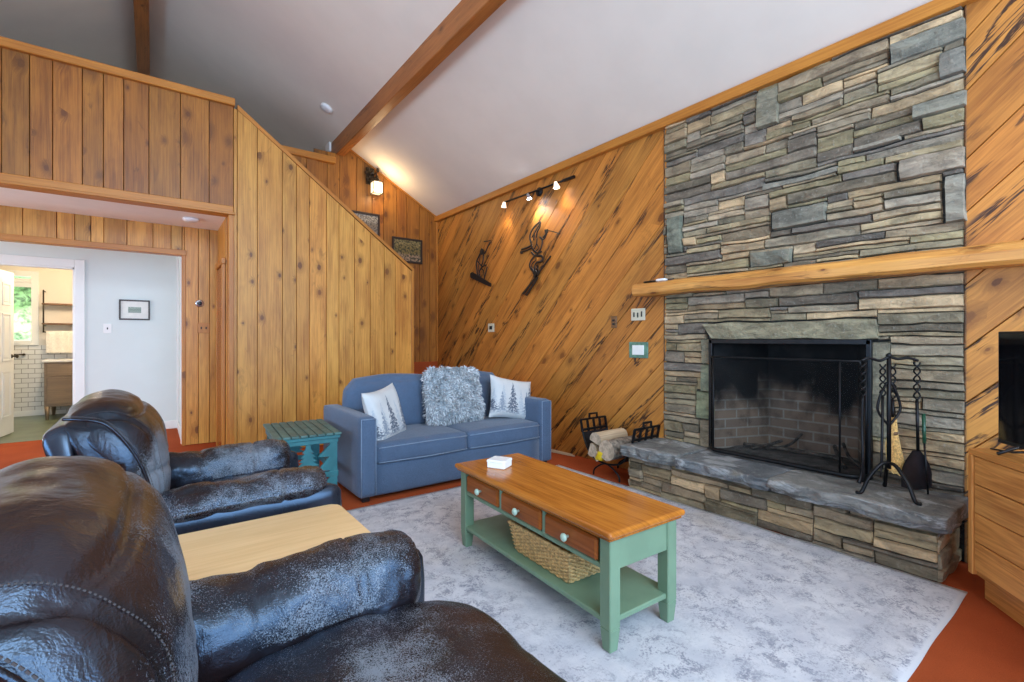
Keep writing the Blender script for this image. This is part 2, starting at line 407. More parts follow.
# ------------------------------------------------------------------ mesh writer
class MB:
    def __init__(s): s.v = []; s.f = []; s.uv = []; s.c = []; s.sm = []
    def add(s, vs, fs, uvs=None, col=(1, 1, 1), smooth=False):
        o = len(s.v); s.v += [tuple(p) for p in vs]
        percol = isinstance(col, list)
        for i, f in enumerate(fs):
            s.f.append([o + k for k in f])
            if uvs is None: s.uv.append(boxuv([vs[k] for k in f]))
            elif callable(uvs): s.uv.append([uvs(vs[k]) for k in f])
            else: s.uv.append([uvs[k] for k in f])
            s.c.append([col[k] for k in f] if percol else [col] * len(f))
            s.sm.append(smooth)
        return s
    def box(s, x0, x1, y0, y1, z0, z1, bev=.004, seg=1, col=(1, 1, 1), grain=None, fn=None, smooth=False):
        bm = bmesh.new(); bmesh.ops.create_cube(bm, size=1)
        for v in bm.verts: v.co = Vector((x0 + (v.co.x + .5) * (x1 - x0), y0 + (v.co.y + .5) * (y1 - y0), z0 + (v.co.z + .5) * (z1 - z0)))
        bev = min(bev, .45 * min(abs(x1 - x0), abs(y1 - y0), abs(z1 - z0)))
        if bev > 0: bmesh.ops.bevel(bm, geom=bm.edges[:] , offset=bev, segments=seg, profile=.5, affect='EDGES')
        bm.verts.ensure_lookup_table()
        vs = [v.co.copy() for v in bm.verts]; fs = [[v.index for v in f.verts] for f in bm.faces]; bm.free()
        d = (abs(x1 - x0), abs(y1 - y0), abs(z1 - z0))
        L = grain if grain is not None else d.index(max(d)); oth = [k for k in range(3) if k != L]
        ox, oy = random.uniform(0, 40), random.uniform(0, 40)
        uvs = [(v[L] + ox, v[oth[0]] + v[oth[1]] + oy) for v in vs]
        if fn: vs = [fn(v) for v in vs]
        return s.add(vs, fs, uvs, col, smooth)
    def tube(s, pts, r, seg=8, closed=False, col=(1, 1, 1), flat=None, cap=True):
        pts = [Vector(p) for p in pts]; n = len(pts)
        rs = r if isinstance(r, (list, tuple)) else [r] * n
        tang = []
        for i in range(n):
            a = pts[(i - 1) % n] if (closed or i > 0) else pts[i]; b = pts[(i + 1) % n] if (closed or i < n - 1) else pts[i]
            t = (b - a); tang.append(t.normalized() if t.length > 1e-9 else Vector((0, 0, 1)))
        up = Vector((0, 0, 1)) if abs(tang[0].z) < .9 else Vector((1, 0, 0))
        nrm = (up - tang[0] * up.dot(tang[0])).normalized()
        vs = []
        for i in range(n):
            nrm = (nrm - tang[i] * nrm.dot(tang[i]))
            nrm = nrm.normalized() if nrm.length > 1e-6 else tang[i].orthogonal().normalized()
            bi = tang[i].cross(nrm)
            for k in range(seg):
                a = 2 * PI * k / seg + (PI / seg if seg == 4 else 0)
                ca, sa = math.cos(a), math.sin(a)
                if flat: ca *= flat
                vs.append(pts[i] + (nrm * ca + bi * sa) * rs[i])
        fs = []
        for i in range(n if closed else n - 1):
            j = (i + 1) % n
            for k in range(seg):
                l = (k + 1) % seg
                fs.append([i * seg + k, i * seg + l, j * seg + l, j * seg + k])
        if not closed and cap: fs.append(list(range(seg))[::-1]); fs.append([(n - 1) * seg + k for k in range(seg)])
        return s.add(vs, fs, None, col, seg > 4)
    def lathe(s, prof, c=(0, 0, 0), axis='z', seg=20, col=(1, 1, 1), smooth=True):
        vs = []; fs = []; n = len(prof)
        for (r, h) in prof:
            for k in range(seg):
                a = 2 * PI * k / seg; p = (r * math.cos(a), r * math.sin(a), h)
                if axis == 'x': p = (p[2], p[0], p[1])
                if axis == 'y': p = (p[0], p[2], p[1])
                vs.append(Vector((c[0] + p[0], c[1] + p[1], c[2] + p[2])))
        for i in range(n - 1):
            for k in range(seg):
                l = (k + 1) % seg; fs.append([i * seg + k, i * seg + l, (i + 1) * seg + l, (i + 1) * seg + k])
        fs.append(list(range(seg))[::-1]); fs.append([(n - 1) * seg + k for k in range(seg)])
        return s.add(vs, fs, None, col, smooth)
    def prism(s, poly, fn, d0, d1, col=(1, 1, 1), uvf=None):
        """extrude a flat outline; fn(a, b, depth) -> point"""
        n = len(poly)
        vs = [Vector(fn(a, b, d1)) for a, b in poly] + [Vector(fn(a, b, d0)) for a, b in poly]
        fs = [list(range(n)), list(range(n, 2 * n))[::-1]] + [[i, n + i, n + (i + 1) % n, (i + 1) % n] for i in range(n)]
        uvs = None
        if uvf: uvs = [uvf(a, b) for a, b in poly] * 2
        return s.add(vs, fs, uvs, col)
    def ball(s, c, r, seg=12, sc=(1, 1, 1), col=(1, 1, 1)):
        n = seg // 2 + 1
        prof = [(max(1e-4, r * math.sin(PI * i / n)), -r * math.cos(PI * i / n)) for i in range(n + 1)]
        o = len(s.v); s.lathe(prof, (0, 0, 0), 'z', seg, col)
        for i in range(o, len(s.v)):
            v = s.v[i]; s.v[i] = (c[0] + v[0] * sc[0], c[1] + v[1] * sc[1], c[2] + v[2] * sc[2])
        return s
    def build(s, name, mat, parent=None, origin=None):
        me = bpy.data.meshes.new(name)
        o = Vector(origin) if origin is not None else Vector((0, 0, 0))
        me.from_pydata([tuple(Vector(p) - o) for p in s.v], [], s.f)
        ul = me.uv_layers.new(name='UVMap')
        ul.data.foreach_set('uv', np.array([c for f in s.uv for p in f for c in p[:2]], dtype=np.float32))
        ca = me.color_attributes.new('tint', 'FLOAT_COLOR', 'CORNER')
        ca.data.foreach_set('color', np.array([x for f in s.c for p in f for x in (*p[:3], 1)], dtype=np.float32))
        me.polygons.foreach_set('use_smooth', s.sm)
        bm = bmesh.new(); bm.from_mesh(me); bmesh.ops.recalc_face_normals(bm, faces=bm.faces); bm.to_mesh(me); bm.free()
        me.materials.append(M[mat]); me.update()
        ob = bpy.data.objects.new(name, me); COL.objects.link(ob)
        if origin is not None and parent is None: ob.location = o
        if parent is not None: ob.parent = parent
        return ob

def boxuv(ps):
    a = Vector(ps[1]) - Vector(ps[0]); b = Vector(ps[-1]) - Vector(ps[0]); n = a.cross(b)
    k = max(range(3), key=lambda i: abs(n[i]))
    i, j = [(1, 2), (0, 2), (0, 1)][k]
    return [(p[i], p[j]) for p in ps]

def tag(o, label, cat, group=None):
    o['label'] = label; o['category'] = cat
    if group: o['group'] = group
    return o
def thing(name, label, cat, loc=(0, 0, 0), rz=0.0, group=None):
    o = bpy.data.objects.new(name, None); COL.objects.link(o)
    o.location = loc; o.rotation_euler = (0, 0, rz); o.empty_display_size = .1
    return tag(o, label, cat, group)
def wpart(mb, name, mat, parent):          # a part whose points were given in world coordinates (unrotated thing)
    return mb.build(name, mat, parent, origin=parent.location)
def sub(mb, name, mat, parent, root):      # a sub-part, points in world coordinates
    return mb.build(name, mat, parent, origin=root.location)
def struct(mb, name, mat, parent=None):
    o = mb.build(name, mat, parent)
    if parent is None: o['kind'] = 'structure'
    return o
def centre(mb):
    a = np.array([tuple(p) for p in mb.v]); c = (a.min(0) + a.max(0)) / 2; c[2] = a[:, 2].min(); return tuple(c)
def solo(mb, name, mat, label, cat, group=None):
    return tag(mb.build(name, mat, None, origin=centre(mb)), label, cat, group)

def spline(pts, n=8, closed=False):
    P = [Vector(p) for p in pts]; out = []; N = len(P)
    for i in range(N if closed else N - 1):
        if closed: a, b, c, d = P[(i - 1) % N], P[i], P[(i + 1) % N], P[(i + 2) % N]
        else: a, b, c, d = P[max(i - 1, 0)], P[i], P[i + 1], P[min(i + 2, N - 1)]
        for k in range(n):
            t = k / n
            out.append(.5 * ((2 * b) + (c - a) * t + (2 * a - 5 * b + 4 * c - d) * t * t + (3 * b - a - 3 * c + d) * t ** 3))
    if not closed: out.append(P[-1])
    return out

def fbm(p, s=1.0, o=3):
    return noise.fractal(Vector(p) * s, 1.0, 2.0, o)

def cushion(mb, c, size, r=.06, puff=.03, n=20, fn=None, col=(1, 1, 1), colf=None, wr=0.0, wsc=6.0, uvax=None):
    """a padded block: rounded edges, faces swelling outward"""
    hx, hy, hz = size[0] / 2, size[1] / 2, size[2] / 2; h = (hx, hy, hz)
    r = min(r, hx * .98, hy * .98, hz * .98)
    idx = {}; vs = []; fs = []; raw = []
    def vid(p):
        k = tuple(round(x, 5) for x in p)
        if k in idx: return idx[k]
        q = [p[i] * h[i] for i in range(3)]
        inn = [max(-(h[i] - r), min(h[i] - r, q[i])) for i in range(3)]
        d = Vector([q[i] - inn[i] for i in range(3)])
        d = d.normalized() if d.length > 1e-9 else Vector((0, 0, 0))
        pos = Vector(inn) + d * r
        u = [math.cos(PI / 2 * p[i]) ** .8 if abs(p[i]) < 1 else 0 for i in range(3)]
        for i in range(3):
            j, k2 = (i + 1) % 3, (i + 2) % 3
            if abs(p[i]) > .999: pos[i] += math.copysign(puff * u[j] * u[k2], p[i])
        if wr: pos += d * wr * fbm((pos[0] + c[0], pos[1] + c[1], pos[2] + c[2]), wsc)
        pos += Vector(c)
        raw.append(p); vs.append(fn(pos) if fn else pos); idx[k] = len(vs) - 1
        return idx[k]
    lin = [-1 + 2 * i / n for i in range(n + 1)]
    for ax in range(3):
        a, b = (ax + 1) % 3, (ax + 2) % 3
        for sg in (-1, 1):
            for i in range(n):
                for j in range(n):
                    q = []
                    for (ii, jj) in ((i, j), (i + 1, j), (i + 1, j + 1), (i, j + 1)):
                        p = [0, 0, 0]; p[ax] = sg; p[a] = lin[ii]; p[b] = lin[jj]; q.append(vid(p))
                    fs.append(q)
    uvs = None
    if uvax: uvs = [((p[uvax[0]] + 1) / 2, (p[uvax[1]] + 1) / 2) for p in raw]
    mb.add(vs, fs, uvs, [colf(v) for v in vs] if colf else col, True)
    return mb

def loft(mb, prof, half, cen, put, p=3.2, q=2.0, M_=28, nseg=6, wr=.006, wsc=7.0, colf=None, grooves=(), gather=0.0):
    """closed profile swept along an axis, closing to rounded ends: put(a, t, b) -> point"""
    P = [(v[0], v[1]) for v in spline([(a, b, 0) for a, b in prof], nseg, True)]
    n = len(P); vs = []; fs = []
    ts = [math.sin(PI / 2 * (-1 + 2 * i / M_)) for i in range(M_ + 1)]
    ts = [.45 * t + .55 * (-1 + 2 * i / M_) for i, t in enumerate(ts)]
    for i, t in enumerate(ts):
        sc = max(.02, (1 - abs(t) ** p)) ** (1 / q)
        for k, (a, b) in enumerate(P):
            da, db = a - cen[0], b - cen[1]
            pos = Vector(put(cen[0] + da * sc, t * half, cen[1] + db * sc))
            L = math.hypot(da, db) or 1
            out = (Vector(put(cen[0] + da, 0, cen[1] + db)) - Vector(put(cen[0], 0, cen[1]))) / L
            d = wr * fbm(pos, wsc)
            if gather: d += gather * (abs(t) ** 4) * math.sin(k / n * 2 * PI * 17 + 3 * fbm(pos, 5))
            for gf in grooves: d -= gf(pos, t, k / n)
            vs.append(pos + out * d)
    for i in range(M_):
        for k in range(n):
            l = (k + 1) % n; fs.append([i * n + k, i * n + l, (i + 1) * n + l, (i + 1) * n + k])
    fs.append(list(range(n))); fs.append([M_ * n + k for k in range(n)])
    mb.add(vs, fs, None, [colf(v) for v in vs] if colf else (1, 1, 1), True)
    return mb

# ------------------------------------------------------------------ boards
def clip(poly, nx, ny, d):                # keep nx*x+ny*y <= d
    out = []
    for i in range(len(poly)):
        a, b = poly[i], poly[(i + 1) % len(poly)]
        da, db = nx * a[0] + ny * a[1] - d, nx * b[0] + ny * b[1] - d
        if da <= 0: out.append(a)
        if da * db < 0:
            t = da / (da - db); out.append((a[0] + (b[0] - a[0]) * t, a[1] + (b[1] - a[1]) * t))
    return out
def parea(p): return .5 * sum(p[i][0] * p[(i + 1) % len(p)][1] - p[(i + 1) % len(p)][0] * p[i][1] for i in range(len(p)))
def shrink(poly, d):
    n = len(poly); L = []
    for i in range(n):
        a, b = poly[i], poly[(i + 1) % n]; ex, ey = b[0] - a[0], b[1] - a[1]; l = math.hypot(ex, ey)
        nx, ny = ey / l, -ex / l               # outward for ccw
        L.append((nx, ny, nx * a[0] + ny * a[1] - d))
    out = []
    for i in range(n):
        a, b = L[i - 1], L[i]; det = a[0] * b[1] - a[1] * b[0]
        if abs(det) < 1e-6: out.append(poly[i]); continue
        out.append(((a[2] * b[1] - b[2] * a[1]) / det, (a[0] * b[2] - b[0] * a[2]) / det))
    return out
def dedupe(p):
    o = []
    for q in p:
        if not o or math.hypot(q[0] - o[-1][0], q[1] - o[-1][1]) > .004: o.append(q)
    if len(o) > 1 and math.hypot(o[0][0] - o[-1][0], o[0][1] - o[-1][1]) < .004: o.pop()
    return o
def boards(mb, poly, ang, cuts, fn, dep=.018, cham=.004, var=.16, hue=.06):
    """planks across a convex outline. ang: grain direction; cuts: positions across; fn(a, b, depth) -> point"""
    ca, sa = math.cos(ang), math.sin(ang)
    for w0, w1 in zip(cuts[:-1], cuts[1:]):
        p = clip(clip(poly, -sa, ca, w1), sa, -ca, -w0); p = dedupe(p)
        if len(p) < 3: continue
        if parea(p) < 0: p = p[::-1]
        if parea(p) < .001: continue
        q = shrink(p, cham)
        if parea(q) <= 0: continue
        n = len(p); ou, ov = random.uniform(0, 60), random.uniform(0, 60)
        k = 1 + random.uniform(-var, var); h = random.uniform(-hue, hue); col = (k, k * (1 + h), k * (1 + 1.6 * h))
        vs = [Vector(fn(a, b, dep)) for a, b in q] + [Vector(fn(a, b, 0)) for a, b in p]
        fs = [list(range(n))] + [[i, n + i, n + (i + 1) % n, (i + 1) % n] for i in range(n)]
        uv = [(ca * a + sa * b + ou, -sa * a + ca * b + ov) for a, b in q + p]
        mb.add(vs, fs, uv, col)
    return mb
def rcuts(a, b, lo, hi):
    c = [a]
    while c[-1] < b: c.append(c[-1] + random.uniform(lo, hi))
    return c
def planeX(X): return lambda a, b, d: (X - d, a, b)        # faces -X, (Y, z)
def planeY(Y): return lambda a, b, d: (a, Y - d, b)        # faces -Y, (X, z)

# ================================================================== THE SETTING
mb = MB(); mb.add([(-3.9, -2.7, 0), (4.0, -2.7, 0), (4.0, 8.2, 0), (-3.9, 8.2, 0)], [[0, 1, 2, 3]]); struct(mb, 'floor', 'carpet')

# sloped ceiling: two slopes meeting at the ridge
mb = MB()
for (xa, xb) in ((-.1, 3.60), (-3.8, -.1)):
    za, zb = ceil_z(xa + 1e-6), ceil_z(xb)
    if xa < -1: za, zb = ceil_z(xa), ceil_z(-.1)
    y0, y1 = -2.7, 10.0
    vs = [(xa, y0, za), (xb, y0, zb), (xb, y1, zb), (xa, y1, za)]
    mb.add(vs + [(x, y, z + .12) for x, y, z in vs], [[0, 1, 2, 3], [4, 5, 6, 7], [0, 1, 5, 4], [1, 2, 6, 5], [2, 3, 7, 6], [3, 0, 4, 7]])
struct(mb, 'ceiling', 'plaster')
# beams along the room
mb = MB(); mb.box(1.985, 2.095, -2.6, 9.3, 3.73, 4.06, .006, grain=1); struct(mb, 'ceiling_beam', 'beam')
mb = MB(); mb.box(-.170, -.035, -2.6, 9.4, 4.82, 5.06, .006, grain=1); struct(mb, 'ceiling_beam', 'beam')

# fireplace wall: rough boards at 45 degrees on both sides of the chimney
Y_L, Y_R = at_x(666, 300, XA)[0], at_x(967, 300, XA)[0]      # chimney edges
def diag(poly, off, name):
    mb = MB(); p0 = poly
    ang = math.radians(135)          # rises towards the camera (-Y)
    ca, sa = math.cos(ang), math.sin(ang)
    ws = [-sa * a + ca * b for a, b in p0]
    boards(mb, p0, ang, rcuts(min(ws) - off, max(ws) + .3, .17, .30), planeX(XA), .02, .004, .13)
    mb.add([(XA + .08, p0[0][0], p0[0][1]), (XA + .08, p0[1][0], p0[1][1]), (XA + .08, p0[2][0], p0[2][1]), (XA + .08, p0[3][0], p0[3][1])], [[0, 1, 2, 3]])
    struct(mb, name, 'diag')
diag([(Y_L - .02, 0), (YB, 0), (YB, EAVE + .04), (Y_L - .02, EAVE + .04)], .05, 'wall_right')
diag([(-2.5, 0), (Y_R + .01, 0), (Y_R + .01, EAVE + .04), (-2.5, EAVE + .04)], .12, 'wall_right_front')
mb = MB(); mb.box(XA - .072, XA + .03, -2.5, YB, 3.035, 3.115, .004, grain=1); struct(mb, 'trim_1', 'trim')
mb = MB(); mb.box(XA - .035, XA, Y_L - .005, YB, 0.0, .07, .004, grain=1)

# wall behind the stair (vertical boards), up to the beam, and a short corner trim
mb = MB()
boards(mb, [(1.70, .80), (XA, .80), (XA, 3.12), (2.03, ceil_z(2.03) + .02), (2.03, 3.75), (1.70, 3.75)], PI / 2,
       [-x for x in (XA + .01, 3.40, 3.23, 3.02, 2.86, 2.66, 2.49, 2.27, 2.03, 1.87, 1.70)], planeY(YB), .018, .004, .10)
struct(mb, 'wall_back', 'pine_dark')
mb = MB()
p0, p1 = (XA, 3.075), (2.09, 3.075 + SLOPE * (XA - 2.09))
mb.prism([p0, (p0[0], p0[1] + .05), (p1[0], p1[1] + .05), p1], planeY(YB), 0, .04); struct(mb, 'trim_2', 'trim')
mb = MB(); mb.box(XA - .045, XA - .02, YB - .045, YB - .018, .88, 3.08, .004); struct(mb, 'trim_3', 'trim')
# loft guard above the stair
mb = MB()
boards(mb, [(-2.0, 2.62), (1.735, 2.62), (1.735, 3.60), (-2.0, 3.60)], PI / 2, [-x for x in (1.74, 1.60, 1.42, 1.28, 1.1, .9, .75, .55, .4, .2, 0, -.2, -.4, -.6, -.8, -1, -1.2, -1.4, -1.6, -1.8, -2.0)], planeY(YB - .03), .018, .004, .12)
mb.box(-2.0, 1.735, YB - .03, YB + .06, 2.62, 3.6, 0)
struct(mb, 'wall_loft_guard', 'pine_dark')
mb = MB(); mb.box(-2.0, 1.965, YB - .085, YB + .10, 3.585, 3.672, .006, grain=0); struct(mb, 'trim_4', 'trim')
# wall closing the loft beyond the beam and the loft's end wall
mb = MB(); mb.box(1.99, 2.09, YB, 9.35, 2.62, 3.728, 0, grain=2); struct(mb, 'wall_loft_side', 'pine_dark')
mb = MB(); mb.add([(-3.8, 9.4, 2.6), (3.6, 9.4, 2.6), (3.6, 9.4, 3.1), (-.1, 9.4, 5.1), (-3.8, 9.4, 3.1)], [[0, 1, 2, 3, 4]]); struct(mb, 'wall_loft_end', 'plaster')
mb = MB(); mb.box(-3.8, 2.0, YK + .12, YB - .02, 2.505, 2.62, 0); mb.box(-3.8, 1.9, YB, 9.4, 2.505, 2.62, 0); struct(mb, 'ceiling_hall', 'soffit')

# stair: landing beside the sofa, then the flight rising to the left behind the boarded side wall
mb = MB()
for i in range(3):                                    # steps from the room up to the landing
    mb.box(2.72, XA - .03, 4.86 + .25 * i, YB - .02, .2 * i, .2 * (i + 1), .015, 2)
mb.box(2.72, XA - .03, YB - .05, YB + .0, .60, .872, .004)
for i in range(9):
    x1 = 2.72 - .215 * i
    mb.box(x1 - .22, x1, YK + .12, YB - .02, .60 + .155 * i, .60 + .173 * (i + 1), .012, 2)
struct(mb, 'stair_carpet', 'carpet')

# boarded side wall of the stair
xs = [at_y(p, 300, YK)[0] for p in (233, 236.8, 257, 282, 296, 309, 326, 338.5, 354, 369.7, 383.7, 394.6, 412.6)]
XE = xs[-1] - .012
knee = [(.665, 0), (XE, 0), (XE, 2.09), (.70, 3.61), (.665, 3.61)]
mb = MB(); boards(mb, knee, PI / 2, [-x for x in [XE] + xs[::-1][1:]], planeY(YK), .018, .004, .13)
mb.prism(knee, planeY(YK), -.10, -.001); struct(mb, 'wall_stair', 'pine')
mb = MB()
mb.prism([(.70, 3.605), (XE + .02, 2.085), (XE + .02, 2.125), (.70, 3.655)], planeY(YK), -.12, .03, uvf=lambda a, b: (a * 1.25, b + a * .76)); struct(mb, 'trim_5', 'trim')
mb = MB(); mb.box(XE - .015, XE + .02, YK - .03, YK + .12, 0, 2.10, .004); struct(mb, 'trim_6', 'trim')
# balcony front over the hall opening
fx = [-3.2, -2.9, -2.7, -2.45, -2.3, -2.1, -1.9, -1.75, -1.55, -1.4, -1.22] + [at_y(p, 150, YK)[0] for p in (2, 30, 53, 82.6, 103.5, 123.8, 149, 180.4, 209)] + [.665]
mb = MB(); fr = [(-3.2, 2.58), (.665, 2.58), (.665, 3.63), (-3.2, 3.63)]
boards(mb, fr, PI / 2, [-x for x in fx[::-1]], planeY(YK), .018, .004, .15)
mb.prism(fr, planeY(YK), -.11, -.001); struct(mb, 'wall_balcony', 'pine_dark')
mb = MB(); mb.box(-3.2, .675, YK - .06, YK + .14, 3.622, 3.70, .006, grain=0); struct(mb, 'trim_7', 'trim')
mb = MB(); mb.box(-3.2, .665, YK - .035, YK + .12, 2.50, 2.59, .006, grain=0); mb.box(-3.2, .675, YK - .05, YK - .03, 2.50, 2.525, .004, grain=0); struct(mb, 'trim_8', 'trim')
mb = MB(); mb.box(.618, .668, YK - .03, YK + .12, 0, 2.50, .004); struct(mb, 'trim_9', 'trim')
# hall opening: back wall with its doorway, right return under the stair
XJ = .285
mb = MB()
cutv = [-.0 - x for x in (.63, .53, .42, XJ)]
boards(mb, [(XJ, 0), (.63, 0), (.63, 2.51), (XJ, 2.51)], PI / 2, cutv, planeY(YB), .018, .004, .12)
hx = [-3.2, -2.9, -2.6, -2.4, -2.2, -2.0, -1.8] + [at_y(p, 220, YB)[0] for p in (-60, -30, 0, 23, 57, 75, 91, 104, 127, 153, 171, 182)] + [XJ]
boards(mb, [(-3.2, 2.19), (XJ, 2.19), (XJ, 2.51), (-3.2, 2.51)], PI / 2, [-x for x in hx[::-1]], planeY(YB), .018, .004, .16)
mb.prism([(XJ, 0), (.63, 0), (.63, 2.51), (-3.2, 2.51), (-3.2, 2.19), (XJ, 2.19)], planeY(YB), -.08, -.001)
struct(mb, 'wall_hall_front', 'pine')
mb = MB(); mb.box(-3.2, XJ + .02, YB - .035, YB + .09, 2.175, 2.235, .004, grain=0); struct(mb, 'trim_10', 'trim')
mb = MB(); mb.box(XJ - .022, XJ + .012, YB - .03, YB + .09, 0, 2.18, .004); struct(mb, 'trim_11', 'trim')
mb = MB(); boards(mb, [(YK + .12, 0), (YB, 0), (YB, 2.51), (YK + .12, 2.51)], PI / 2, [-x for x in (YB, 6.45, 6.3, 6.1, 5.95, YK + .12)], planeX(.63), .018, .004)
mb.add([(.66, YK + .12, 0), (.66, YB, 0), (.66, YB, 2.51), (.66, YK + .12, 2.51)], [[0, 1, 2, 3]])
struct(mb, 'wall_hall_return', 'pine')
# closet door under the stair, on that return
d = thing('door_1', 'narrow stained wood door under the stair beside the hall opening', 'door', (.60, 6.05, 0)); d['kind'] = 'structure'
mb = MB(); mb.box(.585, .608, 5.86, 6.34, .02, 2.0, .004); wpart(mb, 'door_panel', 'drawer', d)
mb = MB(); mb.box(.575, .608, 5.812, 5.87, 0, 2.01, .004, grain=2); mb.box(.575, .608, 6.33, 6.388, 0, 2.01, .004, grain=2); mb.box(.570, .609, 5.805, 6.395, 2.011, 2.075, .004, grain=1); wpart(mb, 'door_frame', 'trim', d)

# white hall beyond: wall with the bathroom doorway
YW = 7.97
DX0, DX1, DZ = -1.575, -.775, 2.105
mb = MB()
mb.prism([(DX1, 0), (XJ, 0), (XJ, 2.5), (-3.4, 2.5), (-3.4, 0), (DX0, 0), (DX0, DZ), (DX1, DZ)], planeY(YW), -.10, 0)
mb.box(XJ - .005, XJ + .09, YB + .085, YW, 0, 2.5, 0)
struct(mb, 'wall_hall', 'hall_paint')
mb = MB(); mb.box(DX1, DX1 + .095, YW - .02, YW, 0, DZ + .1, .004); mb.box(DX0 - .095, DX0, YW - .02, YW, 0, DZ + .1, .004); mb.box(DX0, DX1, YW - .02, YW, DZ, DZ + .1, .004)
mb.box(DX1 - .02, DX1, YW, YW + .10, 0, DZ, 0); mb.box(DX0, DX0 + .02, YW, YW + .1, 0, DZ, 0); mb.box(DX0, DX1, YW, YW + .10, DZ - .02, DZ, 0)
struct(mb, 'trim_12', 'white_paint')
mb = MB(); mb.box(DX1 + .095, XJ - .005, YW - .015, YW, 0, .11, .004); mb.box(-3.4, DX0 - .095, YW - .015, YW, 0, .11, .004); mb.box(XJ - .022, XJ - .006, YB + .09, YW, 0, .11, .004); struct(mb, 'baseboard_hall', 'white_paint')
mb = MB(); mb.box(XJ - .028, XJ - .004, YB + .088, YB + .17, 0, 2.2, .003); mb.box(XJ - .028, XJ - .004, YW - .05, YW, 0, 2.44, .003); struct(mb, 'trim_13', 'white_paint')
mb = MB(); mb.box(-3.4, XJ, YB + .06, YW + .1, 2.44, 2.5, 0); struct(mb, 'ceiling_back_hall', 'white_paint')

# bathroom
YV = 10.6
mb = MB(); mb.add([(-3.2, YW + .02, .004), (.2, YW + .02, .004), (.2, YV, .004), (-3.2, YV, .004)], [[0, 1, 2, 3]]); struct(mb, 'floor_bathroom', 'bath_floor')
WX0, WX1, WZ0, WZ1 = -2.02, at_y(31.5, 340, YV)[0], at_y(28, 340, YV)[1], at_y(28, 288, YV)[1] + .18
mb = MB(); tz = 1.12
for (x0, x1, z0, z1) in ((-3.2, WX0, 0, tz), (WX0, WX1, 0, WZ0), (WX1, .2, 0, tz)):
    mb.add([(x0, YV, z0), (x1, YV, z0), (x1, YV, z1), (x0, YV, z1)], [[0, 1, 2, 3]])
struct(mb, 'wall_bathroom_tile', 'tile')
mb = MB()
for (x0, x1, z0, z1) in ((-3.2, WX0, tz, 2.45), (WX0, WX1, WZ1, 2.45), (WX1, .2, tz, 2.45)):
    mb.add([(x0, YV, z0), (x1, YV, z0), (x1, YV, z1), (x0, YV, z1)], [[0, 1, 2, 3]])
mb.add([(.2, YW + .1, 0), (.2, YV, 0), (.2, YV, 2.45), (.2, YW + .1, 2.45)], [[0, 1, 2, 3]])
mb.add([(-3.2, YW + .1, 0), (-3.2, YV, 0), (-3.2, YV, 2.45), (-3.2, YW + .1, 2.45)], [[0, 1, 2, 3]])
mb.add([(-3.2, YW + .1, 2.45), (.2, YW + .1, 2.45), (.2, YV, 2.45), (-3.2, YV, 2.45)], [[0, 1, 2, 3]])
struct(mb, 'wall_bathroom', 'bath_paint')
mb = MB(); mb.box(-3.2, -1.3, YV - .015, YV, .0, .09, .004); struct(mb, 'baseboard_bathroom', 'white_paint')
w = thing('window_1', 'bathroom window with white trim and rolled blind', 'window', (-1.8, YV, WZ0)); w['kind'] = 'structure'
mb = MB(); t = .085
for a in ((WX0 - t, WX0, WZ0 - t, WZ1 + t), (WX1, WX1 + t, WZ0 - t, WZ1 + t), (WX0, WX1, WZ1, WZ1 + t), (WX0, WX1, WZ0 - t, WZ0)):
    mb.box(a[0], a[1], YV - .03, YV + .05, a[2], a[3], .004)
wpart(mb, 'window_frame', 'white_paint', w)
mb = MB(); mb.tube([(WX0, YV - .02, WZ1 - .07), (WX1, YV - .02, WZ1 - .07)], .035, 12); mb.box(WX0, WX1, YV - .02, YV - .012, WZ1 - .17, WZ1 - .07, .002); wpart(mb, 'window_blind', 'white_plastic', w)
bl = bpy.data.lights.new('bathroom_ceiling_lamp', 'POINT'); bl.energy = 62; bl.color = (1, .80, .56); bl.shadow_soft_size = .15
bo = bpy.data.objects.new('bathroom_ceiling_lamp', bl); COL.objects.link(bo); bo.location = (-.9, 9.2, 2.3)
hl = bpy.data.lights.new('hall_daylight', 'AREA'); hl.energy = 20; hl.color = (.80, .90, 1); hl.shape = 'RECTANGLE'; hl.size = 1.0; hl.size_y = 1.8
ho = bpy.data.objects.new('hall_daylight', hl); COL.objects.link(ho); ho.location = (-3.3, 7.3, 1.3); ho.rotation_euler = (PI / 2, 0, -PI / 2)
area('garden_fill_light', (-2.6, 11.6, 5.6), (math.radians(28), 0, 0), 3, 2, 900, (.95, 1, .95))  # added lamp outside, brightens the leaves behind the bathroom window
# garden seen through the bathroom window
mb = MB()
for i in range(26):
    c = (random.uniform(-4.2, -1.2), random.uniform(13.2, 14.6), random.uniform(.2, 3.6)); r = random.uniform(.35, .7)
    o0 = len(mb.v); mb.ball(c, r, 14)
    for k in range(o0, len(mb.v)):
        v = Vector(mb.v[k]); mb.v[k] = tuple(v + (v - Vector(c)) * .5 * fbm(v, 4))
g_ = mb.build('garden_foliage', 'leaf', None, origin=centre(mb)); g_['kind'] = 'stuff'; tag(g_, 'green tree leaves outside the bathroom window', 'foliage')

